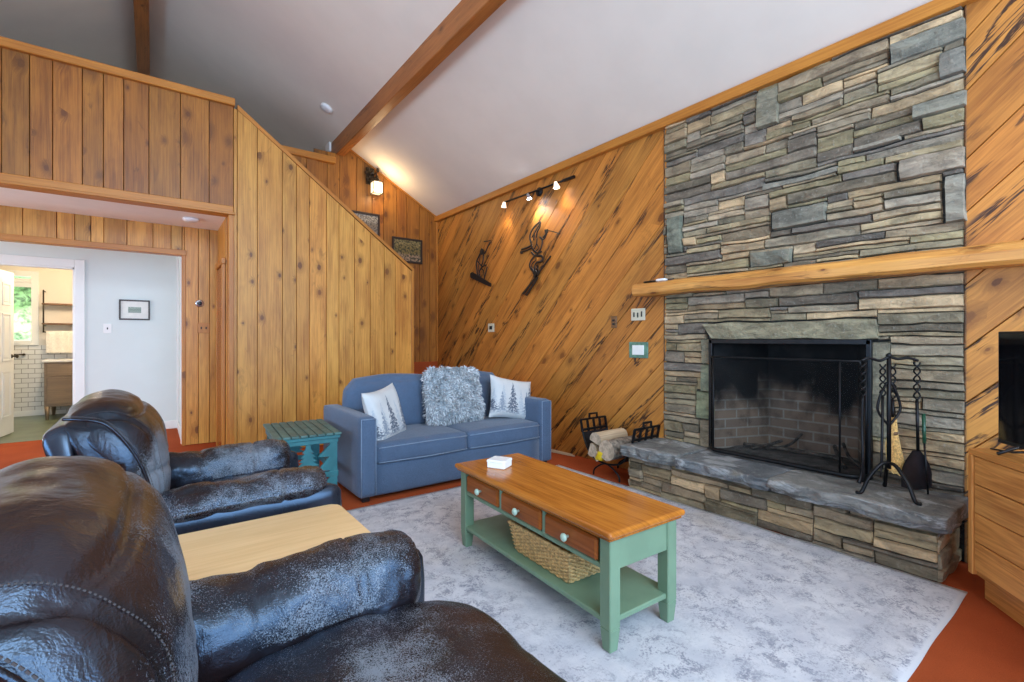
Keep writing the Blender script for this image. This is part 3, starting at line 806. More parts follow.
# rear and left sides of the room (behind the camera), with window openings
mb = MB()
for (x0, x1, z0, z1) in ((-3.8, -1.3, 0, 5), (3.3, 3.7, 0, 5), (-1.3, 3.3, 0, .55), (-1.3, 3.3, 2.95, 3.05), (2.0, 3.3, 3.05, 4.4), (-1.3, -1.0, 3.05, 5.2), (-1.3, 2.0, 4.35, 5.2)):
    mb.box(x0, x1, -2.62, -2.5, z0, z1, 0)
struct(mb, 'wall_front', 'pine')
mb = MB()
for (y0, y1, z0, z1) in ((-2.6, -.6, 0, 3.2), (3.0, 9.4, 0, 3.2), (-.6, 3.0, 0, .55), (-.6, 3.0, 2.35, 3.2)):
    mb.box(-3.8, -3.7, y0, y1, z0, z1, 0)
struct(mb, 'wall_left', 'pine')

# ================================================================== FIREPLACE
PAL = [(0.358, 0.291, 0.16), (0.403, 0.31, 0.178), (0.49, 0.348, 0.196), (0.283, 0.233, 0.147), (0.185, 0.149, 0.108), (0.435, 0.33, 0.21), (0.544, 0.388, 0.223), (0.326, 0.267, 0.182), (0.381, 0.291, 0.182), (0.24, 0.194, 0.13), (0.37, 0.306, 0.223), (0.217, 0.184, 0.147)]
def warp(a, b):
    return (a + .012 * noise.noise(Vector((a * 5, b * 5, 1.7))) + .004 * noise.noise(Vector((a * 22, b * 22, 4))),
            b + .011 * noise.noise(Vector((a * 4, b * 9, 8.1))) + .004 * noise.noise(Vector((a * 22, b * 22, 9))))
def stone(mb, a0, a1, b0, b1, fn, dep, col, quad=None, tilt=None, gap=.0015, wf=warp):
    if tilt is None: tilt = random.uniform(-.012, .012)
    La, Lb = a1 - a0, b1 - b0
    def ser(L):
        e = min(.007, L * .12); k = max(1, int(L / .05))
        return [0, e] + [e + (L - 2 * e) * i / k for i in range(1, k)] + [L - e, L]
    A = ser(La); B = ser(Lb); na, nb = len(A), len(B)
    vs = []; sd = random.uniform(0, 99)
    sa = random.uniform(-.006, .006); sb = random.uniform(-.006, .006)
    for i, a in enumerate(A):
        for j, b in enumerate(B):
            edge = i in (0, na - 1) or j in (0, nb - 1); e2 = i in (1, na - 2) or j in (1, nb - 2)
            u, v = a / La, b / Lb
            if quad:
                (p0, p1, p2, p3) = quad
                qa = (p0[0] * (1 - u) + p1[0] * u) * (1 - v) + (p3[0] * (1 - u) + p2[0] * u) * v
                qb = (p0[1] * (1 - u) + p1[1] * u) * (1 - v) + (p3[1] * (1 - u) + p2[1] * u) * v
            else:
                qa = a0 + gap + (La - 2 * gap) * u; qb = b0 + gap + (Lb - 2 * gap) * v
            wa, wb = wf(qa, qb)
            if edge: dd = -.008
            else:
                dd = dep + (u - .5) * 2 * sa + (v - .5) * 2 * sb + .010 * noise.noise(Vector((qa * 9, qb * 14, sd))) + .005 * noise.noise(Vector((qa * 30, qb * 30, sd)))
                if e2: dd -= .005
            vs.append(Vector(fn(wa, wb, dd)))
    fs = [[i * nb + j, (i + 1) * nb + j, (i + 1) * nb + j + 1, i * nb + j + 1] for i in range(na - 1) for j in range(nb - 1)]
    mb.add(vs, fs, None, col, False)
def masonry(mb, a0, a1, b0, b1, fn, holes=(), ca=.03, cb=.0235, hs=(1, 1, 2, 2, 2, 3, 3, 4), ws=(5, 22), dep=(.004, .030), tone=lambda a, b: 1.0):
    na, nb = int(round((a1 - a0) / ca)), int(round((b1 - b0) / cb))
    ca, cb = (a1 - a0) / na, (b1 - b0) / nb
    occ = np.zeros((na, nb), bool)
    for (h0, h1, v0, v1) in holes:
        i0, i1 = int(round((h0 - a0) / ca)), int(round((h1 - a0) / ca)); j0, j1 = int(round((v0 - b0) / cb)), int(round((v1 - b0) / cb))
        occ[max(0, i0):max(0, i1), max(0, j0):max(0, j1)] = True
    for j in range(nb):
        for i in range(na):
            if occ[i, j]: continue
            h = random.choice(hs); w = random.randint(*ws)
            if h >= 4: w = random.randint(6, 13)
            if h == 1: w = random.randint(8, 24)
            h = min(h, nb - j)
            w = min(w, na - i)
            ww = 0
            while ww < w and not occ[i + ww, j]: ww += 1
            rem = 0
            while i + ww + rem < na and not occ[i + ww + rem, j] and rem < 4: rem += 1
            if rem < 4: ww += rem
            hh = 1
            while hh < h and not occ[i:i + ww, j + hh].any(): hh += 1
            if ww > 9 and hh >= 4: hh = 3
            occ[i:i + ww, j:j + hh] = True
            k = random.uniform(.72, 1.25) * tone(a0 + i * ca, b0 + j * cb); c = random.choice(PAL)
            stone(mb, a0 + i * ca, a0 + (i + ww) * ca, b0 + j * cb, b0 + (j + hh) * cb, fn, random.uniform(*dep), tuple(x * k for x in c))

XS = 3.53
fp = thing('stone_fireplace', 'ledgestone fireplace and chimney rising to the ceiling with raised slab hearth', 'fireplace', (XS, 1.53, 0))
OY0, OY1, OZ0, OZ1 = 1.0, 2.03, .36, 1.215
def pr(x0, x1, y0, y1):          # picture rectangle -> wall rectangle on the stone face
    k = abs((339 - (y0 + y1) / 2) / ((x0 + x1) / 2 - 153)) * (x1 - x0) / 2; k = min(k, (y1 - y0) * .36); y0 += k; y1 -= k
    a = at_x(x0, (y0 + y1) / 2, XS - .03)[0]; b = at_x(x1, (y0 + y1) / 2, XS - .03)[0]; xm = (x0 + x1) / 2
    return (b, a, at_x(xm, y1, XS - .03)[1], at_x(xm, y0, XS - .03)[1])
keys = [((889, 966, 14, 66), (.25, .24, .19)), ((755, 778, 84, 130), (.28, .255, .18)), ((944, 966, 171, 224), (.33, .30, .235)), ((897, 966, 144, 181), (.37, .30, .22)),
        ((911, 966, 88, 121), (.27, .25, .19)), ((770, 826, 201, 231), (.24, .225, .175)), ((938, 966, 44, 80), (.24, .225, .185)), ((762, 838, 166, 190), (.26, .24, .19)), ((667, 681, 215, 255), (.22, .23, .17)), ((853, 899, 136, 150), (.38, .33, .25)), ((748, 790, 247, 268), (.22, .215, .165))]
lint = [at_x(701, 320.5, XS - .03), at_x(716, 337.5, XS - .03), at_x(884, 337.5, XS - .03), at_x(883, 320, XS - .03)]
LZ = 1.345
holes = [(OY0, OY1, 0, OZ1), (.955, 2.09, OZ1, LZ)]
front = MB()
for r, c in keys:
    q = pr(*r); holes.append(q); stone(front, *q, planeX(XS), random.uniform(.03, .045), c)
# jamb stones beside the opening
jr = (.90, OY0, .62, 1.20); holes.append(jr); stone(front, *jr, planeX(XS), .03, (.27, .24, .165))
for z0, z1 in ((.36, .58), (.58, .80), (.80, 1.02), (1.02, 1.215)):
    q = (OY1, OY1 + random.uniform(.09, .16), z0, z1); holes.append(q); stone(front, *q, planeX(XS), .03, tuple(x * random.uniform(.8, 1.1) for x in (.28, .25, .165)))
masonry(front, Y_R + .005, Y_L - .005, .27, EAVE - .002, planeX(XS), holes, tone=lambda a, b: 1.0)
front.add([(XS + .012, Y_R, 0), (XS + .012, OY0, 0), (XS + .012, OY0, OZ1), (XS + .012, Y_R, OZ1), (XS + .012, OY1, 0), (XS + .012, Y_L, 0), (XS + .012, Y_L, OZ1), (XS + .012, OY1, OZ1), (XS + .012, Y_L, 3.07), (XS + .012, Y_R, 3.07)],
          [[0, 1, 2, 3], [4, 5, 6, 7], [3, 7, 8, 9], [7, 6, 8]], None, (.035, .033, .028))
for yy in (Y_R, Y_L): front.add([(XS - .01, yy, .0), (XA + .05, yy, .0), (XA + .05, yy, 3.07), (XS - .01, yy, 3.07)], [[0, 1, 2, 3]], None, (.09, .088, .075))
wpart(front, 'chimney_breast', 'stone', fp)
mb = MB(); stone(mb, 0, 1.13, 0, .13, planeX(XS), .045, (.31, .27, .17), quad=[(.955, OZ1 + .002), (2.03, OZ1 + .002), (2.115, LZ - .002), (.965, LZ)]); wpart(mb, 'lintel_stone', 'stone', fp)
# firebox
mb = MB(); bx = 4.02
bpts = [(XS, OY1), (bx, 1.84), (bx, 1.22), (XS, OY0)]
u = 0
for (a, b) in zip(bpts[:-1], bpts[1:]):
    L = math.hypot(b[0] - a[0], b[1] - a[1])
    mb.add([(a[0], a[1], OZ0 - .06), (b[0], b[1], OZ0 - .06), (b[0], b[1], 1.45), (a[0], a[1], 1.45)], [[0, 1, 2, 3]], [(u, -.06), (u + L, -.06), (u + L, 1.09), (u, 1.09)]); u += L
mb.add([(XS, OY0, 1.45), (XS, OY1, 1.45), (bx, 1.84, 1.45), (bx, 1.22, 1.45)], [[0, 1, 2, 3]], [(0, 3), (1, 3), (1, 4), (0, 4)])
mb.add([(XS, OY0, OZ1), (XS, OY1, OZ1), (XS + .02, OY1, 1.45), (XS + .02, OY0, 1.45)], [[0, 1, 2, 3]], [(0, 3), (1, 3), (1, 4), (0, 4)])
wpart(mb, 'firebox', 'firebrick', fp)
mb = MB(); n = 14
vs = []
for i in range(n + 1):
    for j in range(n + 1):
        x = 3.40 + (bx - 3.40) * i / n; y0 = OY0 + (1.22 - OY0) * max(0, (x - XS) / (bx - XS)); y1 = OY1 + (1.84 - OY1) * max(0, (x - XS) / (bx - XS))
        y = y0 + (y1 - y0) * j / n; vs.append((x, y, .352 + (.012 * (fbm((x, y, 0), 7) + .6) if i > 3 else 0)))
mb.add(vs, [[i * (n + 1) + j, (i + 1) * (n + 1) + j, (i + 1) * (n + 1) + j + 1, i * (n + 1) + j + 1] for i in range(n) for j in range(n)], None, (1, 1, 1), True)
wpart(mb, 'ash_bed', 'ash', fp)
# opening frame
mb = MB()
for (y0, y1, z0, z1) in ((OY0 - .012, OY1 + .012, OZ1 - .03, OZ1 + .004), (OY0 - .014, OY0 + .014, .36, OZ1), (OY1 - .014, OY1 + .014, .36, OZ1)):
    mb.box(XS - .055, XS - .02, y0, y1, z0, z1, .003)
wpart(mb, 'opening_frame', 'black_metal', fp)
# hearth
mb = MB()
HX, HY0, HY1 = 3.13, .60, 2.53
masonry(mb, HY0, HY1, .0, .265, planeX(HX), (), cb=.024, hs=(1, 2, 2, 2, 3, 3, 4), ws=(5, 13), dep=(.0, .03))
masonry(mb, HX - .02, XS + .02, .0, .265, lambda a, b, d: (a, HY0 - d, b), (), hs=(2, 3, 4, 5), ws=(4, 8), dep=(.0, .02))
masonry(mb, HX - .02, XS + .02, .0, .265, lambda a, b, d: (a, HY1 + d, b), (), hs=(2, 3, 4), ws=(4, 8), dep=(.0, .02))
mb.box(HX + .012, XS + .02, HY0 + .012, HY1 - .012, 0, .27, 0, col=(.04, .038, .033))
wpart(mb, 'hearth_base', 'stone', fp)
for (y0, y1, xf, col, zt) in ((2.06, 2.57, 3.055, (.20, .205, .20), .36), (1.395, 2.055, 3.045, (.165, .175, .185), .352), (.555, 1.39, 3.03, (.225, .22, .205), .362)):
    mb = MB(); sd = y0 * 7
    def fn(p, y0=y0, y1=y1, xf=xf, sd=sd):
        q = p.copy()
        if p.x < xf + .08: q.x += .035 * noise.noise(Vector((sd, p.y * 4.5, 0))) + .026 * noise.noise(Vector((sd, p.y * 15, p.z * 20)))
        if p.x < xf + .05 and p.z < .30: q.x += .02
        q.z += .006 * noise.noise(Vector((p.x * 6, p.y * 6, sd))) + .003 * noise.noise(Vector((p.x * 24, p.y * 24, sd)))
        if p.y < .62: q.y += .02 * noise.noise(Vector((p.x * 9, p.z * 9, 3)))
        return q
    cushion(mb, ((xf + XS + .02) / 2, (y0 + y1) / 2, (.268 + zt) / 2), (XS + .02 - xf, y1 - y0, zt - .268), .012, 0, 34, fn, col)
    wpart(mb, 'hearth_slab', 'slab', fp)

# mantel log
mb = MB(); m0, m1 = -.35, 2.675
nY = 60; ring = []
for i in range(nY + 1):
    y = m0 + (m1 - m0) * i / nY
    zt = 1.70 + .008 * noise.noise(Vector((0, y * 3, 1))); zb = 1.585 + .012 * noise.noise(Vector((0, y * 2.6, 5))) + .010 * max(0, y - 1.7)
    xf = 3.325 + .010 * noise.noise(Vector((2, y * 3.3, 2)))
    pr_ = [(XS - .002, zt), (xf + .05, zt + .002), (xf + .015, zt - .012), (xf, (zt + zb) / 2 + .01), (xf + .006, zb + .02), (xf + .03, zb), (XS - .002, zb + .004)]
    ring.append([(x, y, z) for x, z in pr_])
k = 7; vs = [p for r in ring for p in r]
fs = [[i * k + j, i * k + (j + 1) % k, (i + 1) * k + (j + 1) % k, (i + 1) * k + j] for i in range(nY) for j in range(k)] + [list(range(k)), [nY * k + j for j in range(k)]]
vs_n = len(vs)
acc = [0]
for j in range(k): acc.append(acc[-1] + .06)
mb.add(vs, fs, [(p[1], acc[i % k]) for i, p in enumerate(vs)], (1, 1, 1), False)
solo(mb, 'mantel_log', 'mantel', 'thick live-edge wooden mantel log across the stone chimney', 'mantel')
mb = MB(); mb.tube([(3.40, 2.60, 1.712), (3.42, 2.46, 1.712), (3.44, 2.33, 1.716)], [.008, .011, .007], 8); solo(mb, 'candle_snuffer', 'black_metal', 'thin dark metal rod lying on left end of the mantel', 'rod')
mb = MB(); cushion(mb, (3.40, 2.42, 1.7145), (.05, .09, .022), .009, 0, 6); solo(mb, 'matchbox', 'white_plastic', 'tiny pale box lying on the mantel log beside thin dark rod', 'box')

# fire screen
sc = thing('fire_screen', 'black mesh fire screen with bowed ends standing on the hearth', 'fire screen', (3.39, 1.53, .36))
path = [(XS - .06, 2.015), (3.475, 2.01), (3.43, 1.995), (3.395, 1.955), (3.385, 1.90), (3.385, 1.62), (3.385, 1.35), (3.385, 1.12), (3.395, 1.06), (3.43, 1.022), (3.47, 1.012), (XS - .06, 1.007)]
path = [(v[0], v[1]) for v in spline([(a, b, 0) for a, b in path], 4)]
sz0, sz1 = .372, 1.085
mb = MB(); n = len(path)
mb.add([(x, y, sz0) for x, y in path] + [(x, y, sz1) for x, y in path], [[i, i + 1, n + i + 1, n + i] for i in range(n - 1)], None, (1, 1, 1), True); wpart(mb, 'mesh_panel', 'mesh', sc)
mb = MB(); mb.tube([(x, y, sz0 + .012) for x, y in path], .016, 6); wpart(mb, 'bottom_rail', 'black_metal', sc)
mb = MB(); mb.tube([(x, y, sz1) for x, y in path], .007, 6); wpart(mb, 'top_rail', 'black_metal', sc)
for (x, y) in ((3.383, 1.95), (3.383, 1.12), (XS - .062, 1.009), (XS - .062, 2.013)):
    mb = MB(); mb.tube([(x, y, sz0), (x, y, sz1)], .006, 6); wpart(mb, 'upright', 'black_metal', sc)
# charred branches left on the ash
for i, (pts, r, lb) in enumerate(((((3.80, 1.93, .375), (3.83, 1.6, .385), (3.84, 1.25, .38)), .013, 'long pale charred branch lying across the ash'),
        (((3.72, 1.83, .37), (3.83, 1.74, .40), (3.90, 1.68, .43)), .012, 'short charred stick leaning at left of ash bed'),
        (((3.78, 1.75, .372), (3.87, 1.62, .41), (3.93, 1.55, .50)), .010, 'thin bent charred stick standing up behind long branch'),
        (((3.63, 1.17, .375), (3.74, 1.24, .40), (3.86, 1.31, .46)), .014, 'thick charred stick leaning at right of ash bed'),
        (((3.70, 1.10, .375), (3.80, 1.20, .41), (3.90, 1.27, .48)), .011, 'charred stick nearest the right bricks of the firebox'))):
    mb = MB(); mb.tube(spline(pts, 5), [r * (1 + .25 * noise.noise(Vector((k * 1.3, i, 0)))) for k in range(11)], 8); solo(mb, 'charred_stick', 'char', lb, 'firewood', 'burnt sticks in the fireplace')

# fireplace tool set
tx, ty, tz0 = 3.25, .84, .362
st = thing('tool_stand', 'black wrought iron fireplace tool stand with three curved feet on hearth', 'tool stand', (tx, ty, tz0))
mb = MB(); mb.tube([(tx, ty, tz0 + .14), (tx, ty, 1.12)], .011, 8)
wpart(mb, 'post', 'black_metal', st)
for (fx_, fy_) in ((3.12, .945), (3.157, .69), (3.40, .90)):
    mb = MB(); dx, dy = fx_ - tx, fy_ - ty
    mb.tube(spline([(tx, ty, tz0 + .17), (tx + dx * .25, ty + dy * .25, tz0 + .165), (tx + dx * .65, ty + dy * .65, tz0 + .09), (tx + dx * .88, ty + dy * .88, tz0 + .012), (tx + dx * 1.05, ty + dy * 1.05, tz0 + .008)], 5), .010, 8); wpart(mb, 'leg', 'black_metal', st)
for s in (-1, 1):
    for ax in ((RT[0], RT[1]),):
        mb = MB(); mb.tube(spline([(tx, ty, .74), (tx + s * ax[0] * .06, ty + s * ax[1] * .06, .82), (tx + s * ax[0] * .05, ty + s * ax[1] * .05, .90), (tx + s * ax[0] * .012, ty + s * ax[1] * .012, .98)], 5), .007, 6); wpart(mb, 'basket_twist', 'black_metal', st)
mb = MB(); hooks = {'l': -.145, 'm': .012, 'r': .155}
mb.tube(spline([(tx + RT[0] * a, ty + RT[1] * a, z) for a, z in ((-.15, 1.10), (-.11, 1.115), (-.05, 1.10), (0, 1.12), (.05, 1.11), (.11, 1.115), (.16, 1.10))], 5), .008, 6)
mb.ball((tx, ty, 1.128), .015, 10); wpart(mb, 'hook_bar', 'black_metal', st)
def twist(mb, x, y, z0, z1, r):
    for ph in (0, PI):
        mb.tube([(x + r * math.cos(ph + k * .9), y + r * math.sin(ph + k * .9), z0 + (z1 - z0) * k / 16) for k in range(17)], .0045, 5)
lx, ly = tx + RT[0] * -.145, ty + RT[1] * -.145
tg = thing('fire_tongs', 'black iron tongs with twisted handle on left of tool stand', 'fire tongs', (lx, ly, .42))
mb = MB(); twist(mb, lx, ly, .90, 1.09, .014); wpart(mb, 'handle', 'black_metal', tg)
for s in (-1, 1):
    mb = MB(); mb.tube(spline([(lx, ly, .90), (lx + .008 * s, ly, .72), (lx + .028 * s, ly + .01 * s, .56), (lx + .018 * s, ly, .48), (lx + .03 * s, ly + .01, .425)], 5), [.007] * 18 + [.011] * 3, 6); wpart(mb, 'arm', 'black_metal', tg)
px_, py_ = tx + RT[0] * .03 + .05, ty + RT[1] * .03 + .02
br = thing('hearth_broom', 'hearth broom of yellow straw hanging from the tool stand', 'broom', (px_, py_, .46))
mb = MB(); twist(mb, px_, py_, .88, 1.08, .014); mb.tube([(px_, py_, .88), (px_, py_, .74)], .008, 8); wpart(mb, 'handle', 'black_metal', br)
mb = MB()
for i in range(90):
    a = random.uniform(0, 2 * PI); q = math.sqrt(random.random()); ex, ey = q * math.cos(a), q * math.sin(a)
    sw = .012
    mb.tube([(px_ + ex * .016, py_ + ey * .016, .78), (px_ + RT[0] * (ex * .040 + sw * .3) + .02 * ey, py_ + RT[1] * ex * .040 + .01 * ey, .62), (px_ + RT[0] * (ex * .056 + .03) + .02 * ey, py_ + RT[1] * (ex * .056 + .03), .455 + .02 * random.random() - .02 * ex)], .0045, 4)
wpart(mb, 'bristles', 'broom', br)
mb = MB(); mb.tube([(px_, py_, .70), (px_ + .003, py_, .685)], .024, 10); wpart(mb, 'binding', 'chain_wood', br)
sx_, sy_ = tx + RT[0] * .155, ty + RT[1] * .155
sh = thing('ash_shovel', 'black ash shovel with flared pan hanging at right of tool stand', 'shovel', (sx_, sy_, .37))
mb = MB(); twist(mb, sx_, sy_, .88, 1.09, .014); mb.tube([(sx_, sy_, .88), (sx_ + .02, sy_, .60)], .008, 8); wpart(mb, 'handle', 'black_metal', sh)
mb = MB(); nn = 12; vs = []
for i in range(nn + 1):
    t = i / nn; wd = .020 + .062 * math.sin(min(1, t * 1.5) * PI / 2)
    for j in range(nn + 1):
        s = -1 + 2 * j / nn; lift = .02 * s * s
        vs.append((sx_ + .02 + RT[0] * wd * s - .8 * lift, sy_ + RT[1] * wd * s + .6 * lift * 0 , .60 - .20 * t - .02 * (1 - s * s) * t))
n1 = len(vs); vs += [(x + .004, y + .006, z) for x, y, z in vs]
fs = [[i * (nn + 1) + j, (i + 1) * (nn + 1) + j, (i + 1) * (nn + 1) + j + 1, i * (nn + 1) + j + 1] for i in range(nn) for j in range(nn)]
fs += [[n1 + q for q in f] for f in fs]
mb.add(vs, fs, None, (1, 1, 1), True); wpart(mb, 'pan', 'black_steel', sh)
pk = thing('fire_poker', 'black iron poker with twisted handle in middle of tool stand', 'poker', (tx - .03, ty + .03, .45))
mb = MB(); twist(mb, tx - .03, ty + .02, .90, 1.08, .013); wpart(mb, 'handle', 'black_metal', pk)
mb = MB(); mb.tube([(tx - .03, ty + .02, .90), (tx - .03, ty + .025, .52), (tx - .03, ty + .03, .45)], [.007, .007, .002], 8); mb.tube([(tx - .03, ty + .028, .53), (tx - .06, ty + .02, .50), (tx - .065, ty + .02, .475)], [.006, .005, .002], 6); wpart(mb, 'shaft', 'black_metal', pk)
gx, gy = at_x(924, 440, 3.46)[0], 0
lt = thing('fireplace_lighter', 'slim green fireplace lighter leaning on stones behind the shovel', 'lighter', (3.46, gx, .365))
mb = MB(); mb.tube([(3.42, gx - .01, .64), (3.45, gx, .80)], .009, 8); wpart(mb, 'grip', 'green_plastic', lt)
mb = MB(); mb.tube([(3.40, gx - .03, .366), (3.42, gx - .01, .64)], .005, 6); wpart(mb, 'wand', 'black_metal', lt)

# ================================================================== RUG
RX0, RX1, RY0, RY1 = .76, 3.12, .50, 3.385
mb = MB(); nx, ny = 48, 58; top = []; bot = []
for i in range(nx + 1):
    for j in range(ny + 1):
        x = RX0 + (RX1 - RX0) * i / nx; y = RY0 + (RY1 - RY0) * j / ny
        ed = min(i, j, nx - i, ny - j)
        xx = x + (.012 * noise.noise(Vector((1, y * 3, 0))) if i in (0, nx) else 0); yy = y + (.010 * noise.noise(Vector((x * 3, 2, 0))) if j in (0, ny) else 0)
        z = .011 + .0025 * noise.noise(Vector((x * 3, y * 3, 0)))
        if i == nx: z += .012 * max(0, noise.noise(Vector((5, y * 2.2, 0))))
        top.append((xx, yy, z if ed else z - .004)); bot.append((xx, yy, .001))
k = ny + 1; fs = [[i * k + j, (i + 1) * k + j, (i + 1) * k + j + 1, i * k + j + 1] for i in range(nx) for j in range(ny)]
N0 = len(top); rim = [i * k for i in range(nx + 1)] + [nx * k + j for j in range(1, ny + 1)] + [i * k + ny for i in range(nx - 1, -1, -1)] + [j for j in range(ny - 1, 0, -1)]
fs += [[rim[i], rim[(i + 1) % len(rim)], N0 + rim[(i + 1) % len(rim)], N0 + rim[i]] for i in range(len(rim))]
mb.add(top + bot, fs, None, (1, 1, 1), True)
ro = mb.build('area_rug', 'rug', None, origin=((RX0 + RX1) / 2, (RY0 + RY1) / 2, 0)); tag(ro, 'large pale grey-blue distressed area rug on rust carpet', 'rug')

# ================================================================== SOFA
SX0, SX1, SY0, SY1 = 1.210, 3.095, 3.455, 4.42
so = thing('blue_sofa', 'blue-grey fabric two-seat sofa with square arms against boarded stair wall', 'sofa', ((SX0 + SX1) / 2, (SY0 + SY1) / 2, 0))
AW = .135
mb = MB(); cushion(mb, ((SX0 + SX1) / 2, (SY0 + SY1) / 2 + .01, .15), (SX1 - SX0 - 2 * AW + .01, SY1 - SY0 - .03, .24), .015, 0, 10); wpart(mb, 'base', 'sofa', so)
for x0 in (SX0, SX1 - AW):
    mb = MB(); cushion(mb, (x0 + AW / 2, (SY0 + SY1) / 2, .335), (AW, SY1 - SY0, .60), .028, .006, 16, wr=.003); a = wpart(mb, 'arm', 'sofa', so)
    mb = MB(); e = .012
    for xx in (x0 + e, x0 + AW - e): mb.tube([(xx, SY0 - .001, .05), (xx, SY0 - .001, .62)], .0035, 6)
    mb.tube([(x0 + e, SY0 + .003, .622), (x0 + AW - e, SY0 + .003, .622)], .0035, 6)
    sub(mb, 'piping', 'piping', a, so)
cx = (SX0 + SX1) / 2; sw = (SX1 - SX0 - 2 * AW) / 2
for s in (-1, 1):
    mb = MB(); c0 = cx + s * sw / 2
    cushion(mb, (c0, SY0 + .33, .345), (sw - .004, .64, .165), .035, .016, 20, wr=.004); a = wpart(mb, 'seat_cushion', 'sofa', so)
    mb = MB(); mb.tube([(c0 - sw / 2 + .015, SY0 + .006, .395), (c0, SY0 - .012, .402), (c0 + sw / 2 - .015, SY0 + .006, .395)], .004, 6); mb.tube([(c0 - sw / 2 + .015, SY0 + .006, .285), (c0, SY0 - .010, .282), (c0 + sw / 2 - .015, SY0 + .006, .285)], .004, 6); sub(mb, 'piping', 'piping', a, so)
mb = MB(); cushion(mb, (cx, SY1 - .09, .33), (SX1 - SX0 - .02, .18, .56), .04, .006, 14); wpart(mb, 'back_frame', 'sofa', so)
for s in (-1, 1):
    mb = MB(); c0 = cx + s * sw / 2
    def fn(p, c0=c0, s=s):
        q = p.copy(); q.y += (p.z - .42) * .16; d = (p.x - cx) * s
        if p.z > .6: q.z -= .022 * (d / sw) ** 2 + (.02 if d > sw * .93 else 0)
        return q
    cushion(mb, (c0, SY1 - .29, .635), (sw - .006, .20, .47), .075, .035, 22, fn, wr=.006, wsc=4); wpart(mb, 'back_cushion', 'sofa', so)
for x in (SX0 + .06, SX1 - .06):
    for y in (SY0 + .06, SY1 - .06):
        mb = MB(); mb.box(x - .03, x + .03, y - .03, y + .03, 0, .045, .006); wpart(mb, 'foot', 'tv_black', so)

def pillow(name, label, c, w, h, th, rot, mat, grp):
    R = Matrix.Rotation(rot[2], 3, 'Z') @ Matrix.Rotation(rot[1], 3, 'Y') @ Matrix.Rotation(rot[0], 3, 'X')
    mb = MB(); n = 26; vs = []; uv = []
    for sg in (-1, 1):
        for i in range(n + 1):
            for j in range(n + 1):
                u, v = -1 + 2 * i / n, -1 + 2 * j / n
                bul = max(0, (1 - u ** 4)) ** .6 * max(0, (1 - v ** 4)) ** .6
                pin = 1 - .10 * (1 - abs(v) ** 2) * abs(u) ** 3; pin2 = 1 - .10 * (1 - abs(u) ** 2) * abs(v) ** 3
                p = Vector((u * w / 2 * pin, -sg * th / 2 * bul * (1 + .12 * noise.noise(Vector((u * 2, v * 2, c[0])))), v * h / 2 * pin2))
                vs.append(R @ p + Vector(c)); uv.append(((u + 1) / 2, (v + 1) / 2))
    k = n + 1; N0 = k * k
    fs = [[i * k + j, (i + 1) * k + j, (i + 1) * k + j + 1, i * k + j + 1] for i in range(n) for j in range(n)]
    fs += [[N0 + q for q in f] for f in fs]
    mb.add(vs, fs, uv, (1, 1, 1), True)
    return solo(mb, name, mat, label, 'pillow', grp)
pillow('throw_pillow', 'white throw pillow printed with grey pines leaning on left arm', (1.515, 3.73, .605), .45, .45, .15, (-.25, -.10, .62), 'pine_pillow', 'pine print throw pillows')
pillow('throw_pillow', 'white throw pillow printed with grey pines at right end of sofa', (2.855, 3.80, .622), .50, .43, .16, (-.30, .20, -.10), 'pine_pillow', 'pine print throw pillows')

# shaggy pillow in the middle of the sofa
th = thing('shaggy_pillow', 'large shaggy pale grey faux-fur pillow in middle of blue sofa', 'pillow', (2.27, 3.94, .42))
FR = Matrix.Rotation(-.02, 3, 'Z') @ Matrix.Rotation(.02, 3, 'Y') @ Matrix.Rotation(-.26, 3, 'X')
FC = Vector((2.27, 3.93, .685))
def fur_pt(u, v, sg):
    w, h, t = .285, .265, .085
    bul = max(0, 1 - abs(u) ** 4) ** .5 * max(0, 1 - abs(v) ** 4) ** .5
    # rounded corners and a heavier lower half
    k = max(1.0, (abs(u) ** 6 + abs(v) ** 6) ** (1 / 6.0))
    x, z = u / k * w * (1 + .06 * (1 - v) / 2), v / k * h
    y = -sg * t * bul * (1 + .35 * (v < 0) * math.sin(-v * PI) + .15 * noise.noise(Vector((u * 2, v * 2, 3))))
    return FR @ Vector((x, y, z)) + FC
mb = MB(); n = 22; k = n + 1; vs = [fur_pt(-1 + 2 * i / n, -1 + 2 * j / n, sg) for sg in (1, -1) for i in range(k) for j in range(k)]
fs = [[o + i * k + j, o + (i + 1) * k + j, o + (i + 1) * k + j + 1, o + i * k + j + 1] for o in (0, k * k) for i in range(n) for j in range(n)]
mb.add(vs, fs, None, (.62, .66, .69), True); wpart(mb, 'backing', 'fur', th)
mb = MB()
